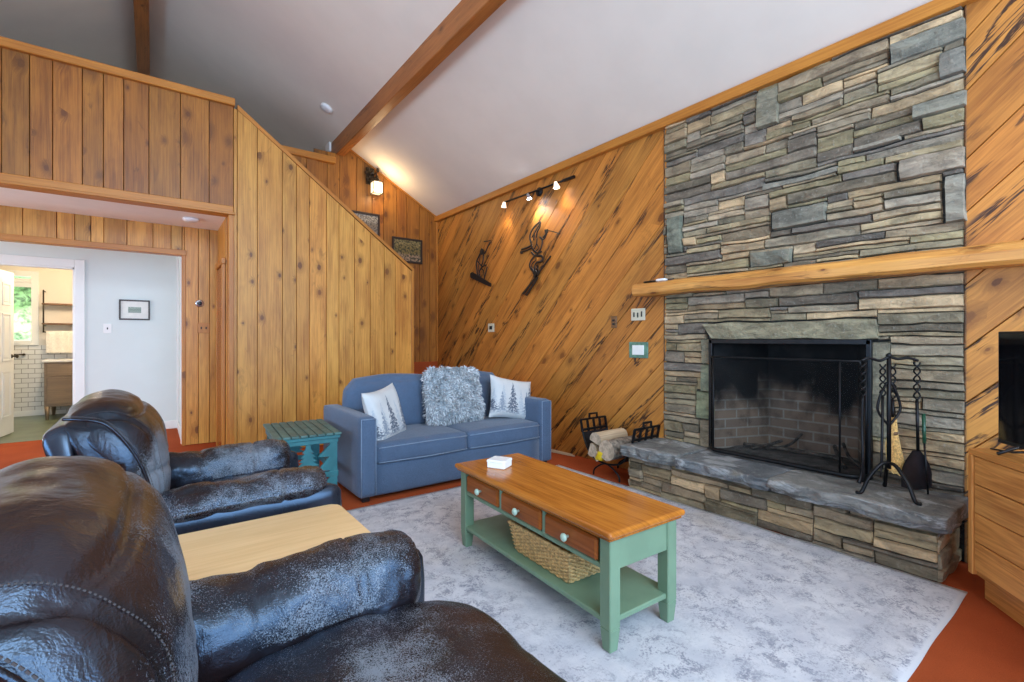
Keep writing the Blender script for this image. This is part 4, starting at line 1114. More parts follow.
for q in range(6500):
    u, v = random.uniform(-1, 1), random.uniform(-1, 1); sg = 1 if random.random() < .85 else -1
    base = fur_pt(u, v, sg); e = .03
    nr = (fur_pt(min(1, u + e), v, sg) - fur_pt(max(-1, u - e), v, sg)).cross(fur_pt(u, min(1, v + e), sg) - fur_pt(u, max(-1, v - e), sg))
    if nr.length < 1e-9: continue
    nr.normalize()
    if (nr.dot(FR @ Vector((0, -sg, 0)))) < 0: nr = -nr
    fl = Vector((noise.noise(base * 14) * 1.5 + random.uniform(-.4, .4), 0, noise.noise(base * 14 + Vector((7, 7, 7))) * 1.5 - .3 + random.uniform(-.3, .3)))
    d = (nr * .9 + fl).normalized()
    L = random.uniform(.016, .030); side = d.cross(Vector((random.uniform(-1, 1), random.uniform(-1, 1), random.uniform(-1, 1)))).normalized() * .0042
    d2 = (d + Vector((0, 0, -.6)) + fl * .4).normalized(); kk = random.choice((.42, .62, .85, 1.0, 1.15, 1.25))
    p1 = base + d * L * .7; p2 = p1 + d2 * L * .6
    mb.add([base - side, base + side, p1 + side * .8, p1 - side * .8, p2], [[0, 1, 2, 3], [3, 2, 4]], None, (kk, kk, kk), True)
f_ = wpart(mb, 'fur', 'fur', th); f_['kind'] = 'stuff'

# ================================================================== SIDE TABLE (teal)
tt = thing('teal_side_table', 'teal slatted side table with cut-out pine trees between recliner and sofa', 'side table', (.915, 3.94, 0), math.radians(-4))
tw, td, tH = .40, .64, .53
for i in range(8):
    y0 = -td / 2 - .02 + 0; 
    w = (tw + .06) / 8; x0 = -(tw + .06) / 2 + i * w
    mb = MB(); mb.box(x0 + .003, x0 + w - .003, -td / 2 - .03, td / 2 + .03, tH - .018, tH, .004); mb.build('top_slat', 'teal_top', tt)
mb = MB(); mb.box(-tw / 2, tw / 2, -td / 2 - .012, -td / 2 + .01, tH - .075, tH - .019, .003); mb.box(-tw / 2 - .02, tw / 2 + .02, -td / 2 - .022, -td / 2 - .012, tH - .042, tH - .019, .003); mb.build('apron', 'teal', tt)
mb = MB(); mb.box(-tw / 2, tw / 2, td / 2 - .01, td / 2 + .012, tH - .075, tH - .019, .003); mb.build('apron', 'teal', tt)
for s in (-1, 1):
    mb = MB(); mb.box(s * tw / 2 - .011, s * tw / 2 + .011, -td / 2, td / 2, tH - .075, tH - .019, .003); mb.build('side_rail', 'teal', tt)
    mb = MB(); mb.box(s * tw / 2 - .011, s * tw / 2 + .011, -td / 2, td / 2, .20, .245, .003); mb.build('side_rail', 'teal', tt)
for yy in (-td / 2, td / 2):
    pf = lambda a, b, d, yy=yy: (a, yy + d, b)
    for s in (-1, 1):
        out = [(s * tw / 2, 0), (s * tw / 2, tH - .02)]
        z = tH - .075; edge = [(s * (tw / 2 - .05), z)]
        for (za, zb) in ((tH - .09, .355), (.355, .255)):
            edge += [(s * (tw / 2 - .055), za), (s * (tw / 2 - .135), zb + .005), (s * (tw / 2 - .055), zb)]
        edge += [(s * (tw / 2 - .055), .20), (s * (tw / 2 - .13), .10), (s * (tw / 2 - .05), .09), (s * (tw / 2 - .05), 0)]
        mb = MB(); mb.prism(out + edge, pf, -.011, .011); mb.build('leg', 'teal', tt)
    tree = [(-.02, .24), (-.02, .27)]
    lv = 5
    for q in range(lv):
        z0 = .27 + q * .032; wd = .085 - q * .012; tree += [(-wd, z0), (-wd * .45, z0 + .030)]
    top = [(-.015, tH - .06), (.015, tH - .06)]
    rt = [(-a, b) for a, b in tree[::-1]]
    mb = MB(); mb.prism(tree + top + rt, pf, -.008, .008); mb.build('tree_cutout', 'teal', tt)
    mb = MB(); mb.box(-tw / 2, tw / 2, yy - .014, yy + .012, .205, .245, .003); mb.build('cross_rail', 'teal', tt)

# ================================================================== COFFEE TABLE
ct = thing('coffee_table', 'long green coffee table with honey wood top and three drawers on rug', 'coffee table', (1.617, 1.803, .011), math.radians(-2.5))
CL, CW, CH = 1.19, .405, .480                # length along local y, drawers face local -x
mb = MB(); mb.box(-CW / 2 - .03, CW / 2 + .03, -CL / 2 - .025, CL / 2 + .025, CH - .028, CH, .012, 3, grain=1); mb.box(-CW / 2 - .018, CW / 2 + .018, -CL / 2 - .015, CL / 2 + .015, CH - .040, CH - .027, .005, 1, grain=1); mb.build('tabletop', 'table_top', ct)
lw = .058
for sx in (-1, 1):
    for sy in (-1, 1):
        x, y = sx * (CW / 2 - lw / 2), sy * (CL / 2 - lw / 2)
        def fn(p, x=x, y=y):
            k = 1 if p.z > .09 else .72 + .28 * p.z / .09
            return Vector((x + (p.x - x) * k, y + (p.y - y) * k, p.z))
        mb = MB(); mb.box(x - lw / 2, x + lw / 2, y - lw / 2, y + lw / 2, .09, CH - .04, .004); mb.box(x - lw / 2, x + lw / 2, y - lw / 2, y + lw / 2, 0, .0905, .004, fn=fn); mb.build('leg', 'sage', ct)
for sy in (-1, 1):
    mb = MB(); y = sy * (CL / 2 - .018); mb.box(-CW / 2 + lw, CW / 2 - lw, y - .012, y + .012, CH - .165, CH - .04, .003); mb.build('end_apron', 'sage', ct)
mb = MB(); mb.box(CW / 2 - .03, CW / 2 - .008, -CL / 2 + lw, CL / 2 - lw, CH - .165, CH - .04, .003); mb.build('back_apron', 'sage', ct)
fl = CL - 2 * lw; dw = fl / 3
mb = MB(); fx0, fx1 = -CW / 2 + .006, -CW / 2 + .026
mb.box(fx0, fx1, -fl / 2, fl / 2, CH - .170, CH - .150, .003); mb.box(fx0, fx1, -fl / 2, fl / 2, CH - .052, CH - .04, .003)
for i in (1, 2): mb.box(fx0, fx1, -fl / 2 + i * dw - .011, -fl / 2 + i * dw + .011, CH - .17, CH - .04, .003)
mb.box(fx1, fx1 + .01, -fl / 2, fl / 2, CH - .165, CH - .045, 0)
mb.build('drawer_rail', 'sage', ct)
for i in range(3):
    y0, y1 = -fl / 2 + i * dw + .014, -fl / 2 + (i + 1) * dw - .014
    mb = MB(); mb.box(-CW / 2 - .004, -CW / 2 + .02, y0, y1, CH - .148, CH - .054, .010, 1, grain=1); dr = mb.build('drawer', 'drawer', ct)
    mb = MB(); mb.lathe([(.006, 0), (.006, .012), (.016, .020), (.018, .027), (.012, .034), (.003, .036)], (0, 0, 0), 'x', 16)
    for k in range(len(mb.v)): v = mb.v[k]; mb.v[k] = (-CW / 2 - .004 - v[0], (y0 + y1) / 2 + v[1], CH - .101 + v[2])
    mb.build('knob', 'sage_knob', dr)
mb = MB(); mb.box(-CW / 2 + .004, CW / 2 - .004, -CL / 2 + .012, CL / 2 - .012, .105, .128, .004, grain=1); mb.build('lower_shelf', 'sage', ct)

# wicker basket on the shelf
bk = thing('wicker_basket', 'shallow rectangular woven wicker basket on lower table shelf', 'basket', (1.60, 1.715, .141), math.radians(-2.6))
mb = MB(); bl_, bw_, bh_ = .46, .30, .135
rows = 15
for r in range(rows + 1):
    t = r / rows; l, w_ = (bl_ * (.88 + .12 * t)) / 2, (bw_ * (.86 + .14 * t)) / 2; z = .006 + bh_ * t
    per = []
    n = 128
    for k in range(n):
        q = 4 * k / n; s = int(q); f = q - s
        c = [(-w_, -l), (w_, -l), (w_, l), (-w_, l)]; a, b = c[s % 4], c[(s + 1) % 4]
        x, y = a[0] + (b[0] - a[0]) * f, a[1] + (b[1] - a[1]) * f
        wob = .0036 * (1 if (k // 2 + r) % 2 else -1)
        L = max(abs(x) / w_, abs(y) / l); nx_ = (1 if abs(x) >= w_ * .999 else 0) * (1 if x > 0 else -1); ny_ = (1 if abs(y) >= l * .999 else 0) * (1 if y > 0 else -1)
        per.append((x + nx_ * wob, y + ny_ * wob, z))
    k_ = random.uniform(.8, 1.15)
    mb.tube(per, 0.0049 if r < rows else .009, 5, True, (k_, k_, k_))
mb.build('weave', 'wicker', bk)
mb = MB(); mb.box(-bw_ / 2 * .86, bw_ / 2 * .86, -bl_ / 2 * .88, bl_ / 2 * .88, 0, .008, .002); mb.build('bottom', 'wicker', bk)
mb = MB()
for k in range(26):
    q = k / 26 * 4; s = int(q); f = q - s; c = [(-1, -1), (1, -1), (1, 1), (-1, 1)]; a, b = c[s % 4], c[(s + 1) % 4]
    x, y = a[0] + (b[0] - a[0]) * f, a[1] + (b[1] - a[1]) * f
    mb.tube([(x * bw_ / 2 * .865, y * bl_ / 2 * .885, .004), (x * bw_ / 2, y * bl_ / 2, bh_)], .004, 5)
mb.build('stake', 'wicker', bk)

# white box on the table
bx_, by_ = at_z(499.5, 466.5, .492)
wb = thing('white_box', 'small white cardboard box on far end of coffee table', 'box', (bx_, by_, .4915), math.radians(28))
mb = MB(); mb.box(-.05, .05, -.055, .055, 0, .035, .004, 1); mb.build('body', 'paper', wb)
mb = MB(); mb.box(-.052, .052, -.057, .057, .030, .046, .004, 1); mb.build('lid', 'white_plastic', wb)

# ================================================================== RECLINERS
def recliner(label, cx, cy, W2=.455, bo=0.0, zo=0.0):
    rc = thing('leather_recliner', label, 'recliner', (cx, cy, 0), 0, 'worn leather recliners')
    dW = W2 - .455
    def wear_arm(v): return (.74 + .40 * noise.noise(v * 3) if v.z > .50 else .15, 0, 0)
    def wear_seat(v): return (.70 + .5 * noise.noise(v * 2.5), 0, 0)
    # base under the seat
    mb = MB(); cushion(mb, (.24, 0, .20), (.86, .78 + 2 * dW, .34), .03, .0, 12); mb.build('base', 'leather_panel', rc)
    for s in (-1, 1):
        yc = s * (W2 - .105)
        mb = MB(); cushion(mb, (.30, yc + s * .055, .305), (.78, .085, .50), .035, .012, 16, wr=.005, colf=lambda v: (.08, 0, 0)); mb.build('side_panel', 'leather_panel', rc)
        # padded arm roll
        prof = [(-.105, .43), (-.120, .53), (-.085, .605), (0, .636), (.085, .618), (.122, .580), (.118, .545), (0, .46)]
        def put(a, t, b, yc=yc, s=s): return (.315 + t, yc + s * a, b + .008 * math.sin(t * 5))
        def g1(p, t, k): return .014 * math.exp(-((t - .42) / .02) ** 2)
        def g2(p, t, k): return .006 * math.exp(-((t + .35) / .03) ** 2)
        mb = MB(); loft(mb, prof, .325, (0, .545), put, 11, 2.4, 60, 8, .013, 8, wear_arm, (g1, g2), .002); arm = mb.build('arm', 'leather', rc)
    # seat cushion rolling over into the closed footrest
    prof = [(.06, .40), (.10, .475), (.30, .505), (.54, .50), (.69, .475), (.765, .42), (.77, .33), (.72, .26), (.62, .30), (.3, .36)]
    def put(a, t, b): return (a, t, b)
    def gs(p, t, k): return .010 * math.exp(-((p.x - .50) / .018) ** 2) * (1 if p.z > .4 else 0)
    mb = MB(); loft(mb, prof, .275 + dW, (.40, .40), put, 9, 2.6, 36, 7, .012, 6, wear_seat, (gs,)); mb.build('seat_cushion', 'leather', rc)
    prof = [(.66, .26), (.74, .30), (.752, .20), (.735, .09), (.67, .06), (.64, .15)]
    mb = MB(); loft(mb, prof, .30 + dW, (.70, .17), put, 9, 2.6, 26, 6, .008, 6, wear_seat); mb.build('footrest', 'leather', rc)
    # back: puffed front, gusset behind it, flat outer panel
    pf = [(.02, .42), (.045, .52), (.058, .64), (.052, .76), (.022, .865), (-.04, .945), (-.12, .988), (-.20, .986), (-.262, .950), (-.25, .905), (-.15, .86), (-.10, .76), (-.06, .62), (-.04, .45)]
    putS = put
    def put(a, t, b): return (a, t + bo, b + zo * max(0, (b - .4) / .55))
    def wear_back(v):
        f = max(0, min(1, (v.x + .105 - .03 * math.sin(v.z * 9 + v.y * 4)) / .13))
        e = max(0, 1 - abs(v.z - .945) / .035) * .35 * (1 if v.x > -.2 else 0)
        return (min(1.1, .02 + 1.0 * f + e) * (.85 + .4 * noise.noise(v * 4)), 0, 0)
    def seam1(p, t, k): return .016 * math.exp(-((p.z - .938) / .009) ** 2) * (1 if p.x > -.16 else 0)
    def seam2(p, t, k): return .012 * math.exp(-((p.z - .70) / .012) ** 2) * (1 if p.x > -.02 else 0)
    def ring(p, t, k): return .012 * (math.exp(-((abs(t) - .80) * .4 / .010) ** 2))
    mb = MB(); loft(mb, pf, .405, (-.09, .74), put, 4.6, 2.0, 76, 9, .011, 5, wear_back, (seam1, seam2, ring)); bc = mb.build('back_cushion', 'leather', rc)
    prs = spline([(a, b, 0) for a, b in pf], 26, True)
    for s in (-1, 1):
        t_ = s * .768; sc_ = (1 - abs(t_) ** 4.6) ** .5; mb = MB()
        pts = []
        for p in prs:
            da, db = p.x + .09, p.y - .74; L_ = math.hypot(da, db); q_ = Vector(put(-.09 + da * sc_, t_ * .405, .74 + db * sc_))
            pts.append(q_ + Vector((da / L_, 0, db / L_)) * (.011 * fbm(q_, 5) + .0006))
        for a_, b_ in zip(pts[::2], pts[1::2]):
            if a_.z > .48 and a_.x > -.25: mb.tube([a_, b_], .0013, 4)
        mb.build('stitching', 'thread', bc)
    pg = [(-.262, .915), (-.20, .93), (-.14, .915), (-.085, .85), (-.03, .73), (.005, .60), (.01, .38), (-.10, .36), (-.15, .52), (-.19, .68), (-.235, .82)]
    mb = MB(); loft(mb, pg, .388, (-.12, .66), put, 14, 2.4, 40, 6, .009, 7, lambda v: (.10, 0, 0)); gu = mb.build('back_gusset', 'leather', rc)
    pb = [(-.240, .905), (-.292, .898), (-.312, .865), (-.29, .77), (-.235, .58), (-.17, .34), (-.11, .34), (-.16, .54), (-.195, .68), (-.222, .80)]
    mb = MB(); loft(mb, pb, .380, (-.22, .66), put, 24, 2.4, 24, 6, .002, 7); mb.build('back_panel', 'leather_panel', rc)
    # stitched seam lines on the near and far ends of the back
    for s in (-1, 1):
        mb = MB(); pts = [Vector(p) for p in ((-.255, s * .350, .935), (-.20, s * .383, .932), (-.14, s * .392, .912), (-.085, s * .394, .845), (-.03, s * .392, .73), (.0, s * .385, .60), (.0, s * .37, .46))]
        pts = [Vector(put(p.x, p.y, p.z)) for p in pts]
        cv = spline(pts, 6); mb.tube(cv, .0055, 6, col=(.1, 0, 0)); we = mb.build('welt', 'leather', rc)
        mb = MB()
        for k in range(1, len(cv) - 1):
            t_ = (cv[k + 1] - cv[k - 1]).normalized(); o_ = Vector((-t_.z, 0, t_.x)) * .011; l_ = (cv[k + 1] - cv[k]) * .3
            for m_ in (0, .5):
                b_ = cv[k].lerp(cv[k + 1], m_) + o_; mb.tube([b_ - l_ * .6, b_ + l_ * .6], .0016, 4)
        mb.build('stitching', 'thread', we)
    return rc
recliner('worn dark brown leather recliner standing nearest the hall doorway', 0.0, 2.65)
recliner('worn dark brown leather recliner in the foreground on the near side of maple table', 0.0, .905, .55, .155, .004)

# maple table between the recliners
mt = thing('maple_table', 'plain maple topped table between the two leather recliners', 'table', (.20, 1.83, 0))
mb = MB(); poly = []
x0, x1, y0, y1, rr = -.35, .645, 1.575, 2.125, .05
for (cx_, cy_, a0) in ((x1 - rr, y1 - rr, 0), (x0 + rr, y1 - rr, 90), (x0 + rr, y0 + rr, 180), (x1 - rr, y0 + rr, 270)):
    for k in range(7): a = math.radians(a0 + 15 * k); poly.append((cx_ + rr * math.cos(a), cy_ + rr * math.sin(a)))
mb.prism(poly, lambda a, b, d: (a, b, d), .478, .502, uvf=lambda a, b: (a, b)); wpart(mb, 'tabletop', 'maple', mt)
for x in (-.27, .57):
    for y in (1.64, 2.05):
        mb = MB(); mb.box(x - .025, x + .025, y - .025, y + .025, 0, .478, .004); wpart(mb, 'leg', 'maple', mt)
mb = MB(); mb.box(-.26, .56, 1.63, 1.65, .42, .478, .002); mb.box(-.26, .56, 2.04, 2.06, .42, .478, .002); wpart(mb, 'apron', 'maple', mt)

# ================================================================== TV STAND AND TV
ang = math.atan2(-.62, -.785)
tv = thing('tv_cabinet', 'oak television cabinet with wide drawers angled beside the hearth', 'cabinet', (3.12, .50, 0), ang)
TL, TD, TH = 1.35, .42, .70                 # local x along the front, y to the back
mb = MB(); mb.box(0, TL, 0, TD, TH - .03, TH, .004, grain=0); mb.build('top', 'oak', tv)
mb = MB(); mb.box(0, .03, .0, TD, .105, TH - .03, .003); mb.box(TL - .03, TL, 0, TD, .105, TH - .03, .003); mb.box(.03, TL - .03, TD - .012, TD, .105, TH - .03, 0); mb.box(.03, TL - .03, .02, TD - .012, .105, .125, 0); mb.build('carcass', 'oak', tv)
mb = MB(); mb.box(.035, TL - .035, .045, TD, 0, .108, .003, grain=0); mb.build('plinth', 'oak', tv)
zz = [.128, .265, .400, .535, .668]
for a, b in zip(zz[:-1], zz[1:]):
    mb = MB(); mb.box(.034, TL - .034, .006, .028, a + .002, b - .002, .004, grain=0); k = random.uniform(.9, 1.1); mb.c = [[(k, k, k)] * len(f) for f in mb.f]; mb.build('drawer', 'oak', tv)
t2 = thing('television', 'black flat-screen television standing on the oak cabinet', 'television', (3.12, .50, TH), ang)
mb = MB(); x0, x1 = .028, 1.0; mb.box(x0, x1, .10, .135, .035, .555, .006, 2); mb.build('bezel', 'tv_black', t2)
mb = MB(); mb.box(x0 + .012, x1 - .012, .0975, .101, .055, .543, .001); mb.build('screen', 'screen_black', t2)
mb = MB(); mb.box(x0 + .006, x1 - .006, .096, .101, .037, .050, .002); mb.build('lower_trim', 'black_steel', t2)
for x in (.16, .92):
    mb = MB(); mb.tube([(x, .02, .008), (x, .12, .05), (x, .22, .008)], .008, 6); mb.build('foot', 'tv_black', t2)
mb = MB(); mb.tube([(.05, .06, .008), (.12, .10, .010), (.16, .12, .02)], [.006, .009, .009], 8, flat=.6); mb.build('foot', 'tv_black', t2)

# ================================================================== LOG RACK
rk = thing('log_rack', 'black metal log holder with slatted ends beside the hearth', 'log rack', (3.33, 2.86, 0))
rx0, rx1 = 3.17, 3.50; yc = 2.825
cr = [(-.31, .47), (-.285, .36), (-.235, .24), (-.15, .155), (0, .125), (.15, .155), (.235, .24), (.285, .36), (.31, .47)]
for x in (rx0, rx1):
    mb = MB(); mb.tube(spline([(x, yc + a, b) for a, b in cr], 4), .009, 6); wpart(mb, 'cradle_bar', 'black_metal', rk)
    mb = MB()
    mb.tube(spline([(x, yc - .15, .0), (x, yc - .13, .06), (x, yc, .125), (x, yc + .13, .06), (x, yc + .15, .0)], 5), .008, 6); wpart(mb, 'foot', 'black_metal', rk)
for s in (-1, 1):
    cv = spline([(0, a * s, b) for a, b in cr[4:]], 4)
    ptsA = [p for p in cv if .17 < p.z < .37]
    mb = MB(); k = len(ptsA)
    vs = [(x, yc + p.y + s * o, p.z) for o in (0, .005) for p in ptsA for x in (rx0, rx1)]
    fs = [[2 * i, 2 * i + 1, 2 * i + 3, 2 * i + 2] for i in range(k - 1)] + [[2 * k + 2 * i, 2 * k + 2 * i + 1, 2 * k + 2 * i + 3, 2 * k + 2 * i + 2] for i in range(k - 1)]
    mb.add(vs, fs, None, (1, 1, 1), True); wpart(mb, 'end_sheet', 'black_steel', rk)
    # square bar work above the sheet
    mb = MB(); y1, y2 = yc + s * .288, yc + s * .31
    for q in range(5):
        x = rx0 + (rx1 - rx0) * q / 4; mb.tube([(x, y1, .36), (x, y2, .47)], .012, 4)
    mb.tube([(rx0, y2, .47), (rx1, y2, .47)], .012, 4); mb.tube([(rx0, y1, .38), (rx1, y1, .38)], .014, 4)
    wpart(mb, 'end_bars', 'black_metal', rk)
    mb = MB(); xm = (rx0 + rx1) / 2
    mb.tube([(xm - .05, y2, .47), (xm - .05, y2, .515), (xm + .05, y2, .515), (xm + .05, y2, .47)], .012, 4); wpart(mb, 'handle', 'black_metal', rk)
def log(label, y, z, r, x0, x1, kind, rot=0.0):
    lg = thing('firewood_log', label, 'log', ((x0 + x1) / 2, y, z - r), 0, 'logs in the rack')
    mb = MB(); n = 16
    half = kind == 'split'
    ring = []
    for k in range(n):
        a = 2 * PI * k / n + rot
        if half: rr = r * (1.0 if math.sin(a - rot) > -.25 else .35 / max(.35, abs(math.sin(a - rot))) )
        else: rr = r
        ring.append((rr * math.cos(a), rr * math.sin(a)))
    segs = 9; vs = []
    for i in range(segs + 1):
        x = x0 + (x1 - x0) * i / segs
        for a, b in ring:
            w_ = 1 + .09 * noise.noise(Vector((x * 9, y + a * 30, b * 30))); vs.append((x, y + a * w_, z + b * w_))
    fs = [[i * n + k, i * n + (k + 1) % n, (i + 1) * n + (k + 1) % n, (i + 1) * n + k] for i in range(segs) for k in range(n)]
    mb.add(vs, fs, [(p[0], p[1] + p[2]) for p in vs], (1, 1, 1), True); wpart(mb, 'bark' if not half else 'split_face', 'bark' if not half else 'split', lg)
    for x, i in ((x0, 0), (x1, segs)):
        mb = MB(); mb.add([(x + (-.001 if i == 0 else .001), p[1], p[2]) for p in vs[i * n:(i + 1) * n]], [list(range(n))]); wpart(mb, 'sawn_end', 'log_end', lg)
log('round bark-covered log with pale sawn end in the rack', yc - .075, .265, .088, 3.09, 3.45, 'round')
log('long split log on top of the pile, pale face up', yc + .065, .330, .068, 3.10, 3.46, 'split', .3)
log('split log at left of the rack beneath the top log', yc + .125, .235, .062, 3.11, 3.44, 'split', 1.9)
log('small split log low in the rack above the left foot', yc + .065, .190, .048, 3.10, 3.42, 'split', .9)
mb = MB(); cushion(mb, (3.11, yc + .012, .205), (.05, .075, .085), .018, .004, 8, lambda p: Vector((p.x, p.y + (p.z - .2) * -.5, p.z + .01 * noise.noise(p * 30)))); solo(mb, 'wrapper', 'yellow', 'crumpled yellow wrapper tucked between logs in the rack', 'wrapper')
for i, (a, b, lb) in enumerate((((3.47, 3.95), (3.50, 3.62), 'thin pale kindling stick on carpet along boarded wall'), ((3.42, 3.86), (3.47, 3.60), 'second pale kindling stick lying in front of the first by the wall'))):
    mb = MB(); mb.box(-.2, .2, -.008, .008, .001, .015, .003); L = math.hypot(b[0] - a[0], b[1] - a[1]); th_ = math.atan2(b[1] - a[1], b[0] - a[0])
    o = mb.build('kindling_stick', 'split'); o.location = ((a[0] + b[0]) / 2, (a[1] + b[1]) / 2, 0); o.rotation_euler = (0, 0, th_); tag(o, lb, 'kindling', 'kindling by the wall')

# ================================================================== WALL FITTINGS
def picture(label, x0, x1, z0, z1, Y, fr, art, fw=.03, mat_=None, inner=None, group=None, rot=0):
    p = thing('framed_picture', label, 'picture', ((x0 + x1) / 2, Y, z0), 0, group)
    mb = MB()
    for a in ((x0, x1, z1 - fw, z1), (x0, x1, z0, z0 + fw), (x0, x0 + fw, z0 + fw, z1 - fw), (x1 - fw, x1, z0 + fw, z1 - fw)): mb.box(a[0], a[1], Y - .025, Y, a[2], a[3], .004)
    wpart(mb, 'frame', fr, p)
    a, b, c, d = x0 + fw, x1 - fw, z0 + fw, z1 - fw
    if mat_:
        mb = MB(); mb.box(a, b, Y - .010, Y - .002, c, d, 0); wpart(mb, 'mat_board', mat_, p); i = inner
        a, b, c, d = a + i, b - i, c + i, d - i
    mb = MB(); y = Y - .012
    mb.add([(a, y, c), (b, y, c), (b, y, d), (a, y, d), (a, y + .006, c), (b, y + .006, c), (b, y + .006, d), (a, y + .006, d)], [[0, 1, 2, 3], [4, 5, 6, 7], [0, 1, 5, 4], [2, 3, 7, 6], [0, 3, 7, 4], [1, 2, 6, 5]], [(0, 0), (1.3, 0), (1.3, 1), (0, 1)] * 2); wpart(mb, 'print', art, p)
YP = YB - .019
picture('dark framed grey woodland picture half hidden by the stair wall', 2.126, 2.598, 2.58, 3.006, YP, 'frame_dark', 'pic_winter')
picture('dark framed autumn forest picture, nearer the corner', 2.784, 3.268, 2.355, 2.722, YP, 'frame_dark', 'pic_autumn')
hx0, hx1 = at_y(119, 310, YW)[0], at_y(150, 310, YW)[0]
picture('small thin-framed green landscape etching on pale hall wall', hx0, hx1, at_y(134, 320, YW)[1], at_y(134, 300, YW)[1], YW - .001, 'frame_dark', 'pic_etching', .018, 'paper', .075)
# hall light switch
def plate(name, label, cat, x0, x1, z0, z1, Y, mat_, slots):
    p = thing(name, label, cat, ((x0 + x1) / 2, Y, z0)); mb = MB(); mb.box(x0, x1, Y - .007, Y, z0, z1, .003); wpart(mb, 'cover_plate', mat_, p)
    for (a, b, c, d, m_) in slots:
        mb = MB(); mb.box(a, b, Y - .014, Y - .006, c, d, .002); wpart(mb, 'toggle', m_, p)
sx, sz = at_y(107.5, 328.5, YW); plate('light_switch', 'white single light switch on pale hall wall', 'light switch', sx - .04, sx + .04, sz - .06, sz + .06, YW - .001, 'white_plastic', [(sx - .006, sx + .006, sz - .012, sz + .014, 'dark_hole')])
sx, sz = at_y(203.5, 328, YB); plate('switch_plate', 'tan double switch plate on pine boards beside hall doorway', 'light switch', sx - .06, sx + .06, sz - .06, sz + .06, YP, 'cream_plastic' if False else 'trim', [(sx - .03, sx - .018, sz - .014, sz + .014, 'dark_hole'), (sx + .018, sx + .03, sz - .014, sz + .014, 'dark_hole')])
sx, sz = at_y(199.5, 303.5, YB)
th_ = thing('thermostat', 'round chrome thermostat on pine boards above switch plate', 'thermostat', (sx, YP, sz))
mb = MB(); mb.lathe([(.044, 0), (.044, -.008), (.036, -.013)], (sx, YP, sz), 'y', 24); wpart(mb, 'ring', 'tin', th_)
mb = MB(); mb.lathe([(.024, -.0132), (.022, -.015)], (sx, YP, sz), 'y', 20); wpart(mb, 'dial', 'black_steel', th_)
# on the fireplace wall
XP = XA - .021
def plateX(name, label, cat, px0, px1, py0, py1, mat_, slots=()):
    c = ((px0 + px1) / 2, (py0 + py1) / 2); yc_, zc = at_x(c[0], c[1], XP); y1 = at_x(px0, c[1], XP)[0]; y0 = at_x(px1, c[1], XP)[0]; z0 = at_x(c[0], py1, XP)[1]; z1 = at_x(c[0], py0, XP)[1]
    p = thing(name, label, cat, (XP, yc_, z0)); mb = MB(); mb.box(XP - .008, XP, y0, y1, z0, z1, .003); wpart(mb, 'cover_plate', mat_, p)
    for (u0, u1, v0, v1, m_, nm) in slots:
        mb = MB(); mb.box(XP - .016, XP - .007, y1 + (y0 - y1) * u0 if u0 > u1 else y1 + (y0 - y1) * u1, y1 + (y0 - y1) * min(u0, u1), z0 + (z1 - z0) * v0, z0 + (z1 - z0) * v1, .002); wpart(mb, nm, m_, p)
    return p
plateX('switch_plate', 'cream triple switch plate on diagonal boards under mantel end', 'light switch', 631.5, 645.5, 308.5, 320.5, 'cream_plastic', [(.2, .27, .3, .7, 'dark_hole', 'toggle'), (.47, .54, .25, .65, 'dark_hole', 'toggle'), (.74, .81, .3, .75, 'dark_hole', 'toggle')])
plateX('outlet_plate', 'narrow brown outlet plate on diagonal boards left of switch plate', 'outlet', 611.5, 617, 316, 328, 'brown_plastic', [(.3, .7, .55, .7, 'dark_hole', 'socket'), (.3, .7, .25, .4, 'dark_hole', 'socket')])
plateX('outlet_plate', 'small pale outlet plate on boards below snowboarder ornament', 'outlet', 488.5, 494.5, 323.5, 332, 'cream_plastic', [(.3, .7, .3, .7, 'dark_hole', 'socket')])
p = plateX('wall_plaque', 'small green framed plaque with white paper on diagonal boards', 'plaque', 629.5, 648.5, 342, 358, 'frame_green', [(.2, .8, .2, .8, 'paper', 'paper')])

# cut-metal ornaments
def art(name, label, strokes, plates):
    Xf = XP - .03
    allp = [q for s in strokes for q in s[0]] + [q for s in plates for q in s]
    ys = [at_x(a, b, Xf) for a, b in allp]
    o = thing(name, label, 'wall ornament', (Xf, sum(y for y, z in ys) / len(ys), min(z for y, z in ys)))
    mb = MB()
    for pts, w in strokes:
        P3 = [(Xf, *at_x(a, b, Xf)) for a, b in pts]
        P3 = spline(P3, 4) if len(P3) > 2 else [Vector(q) for q in P3]
        mb.tube(P3, w, 6, flat=None)
    for k in range(len(mb.v)):
        x, y, z = mb.v[k]; mb.v[k] = (Xf + (x - Xf) * .45, y, z)
    wpart(mb, 'figure_outline', 'art_black', o)
    mb = MB()
    for pl in plates: mb.prism([at_x(a, b, Xf) for a, b in pl], lambda a, b, d: (Xf - d, a, b), -.004, .004)
    return o, mb
def q1(l): return [(460 + a / 10.5, 230 + b / 10.5) for a, b in l]
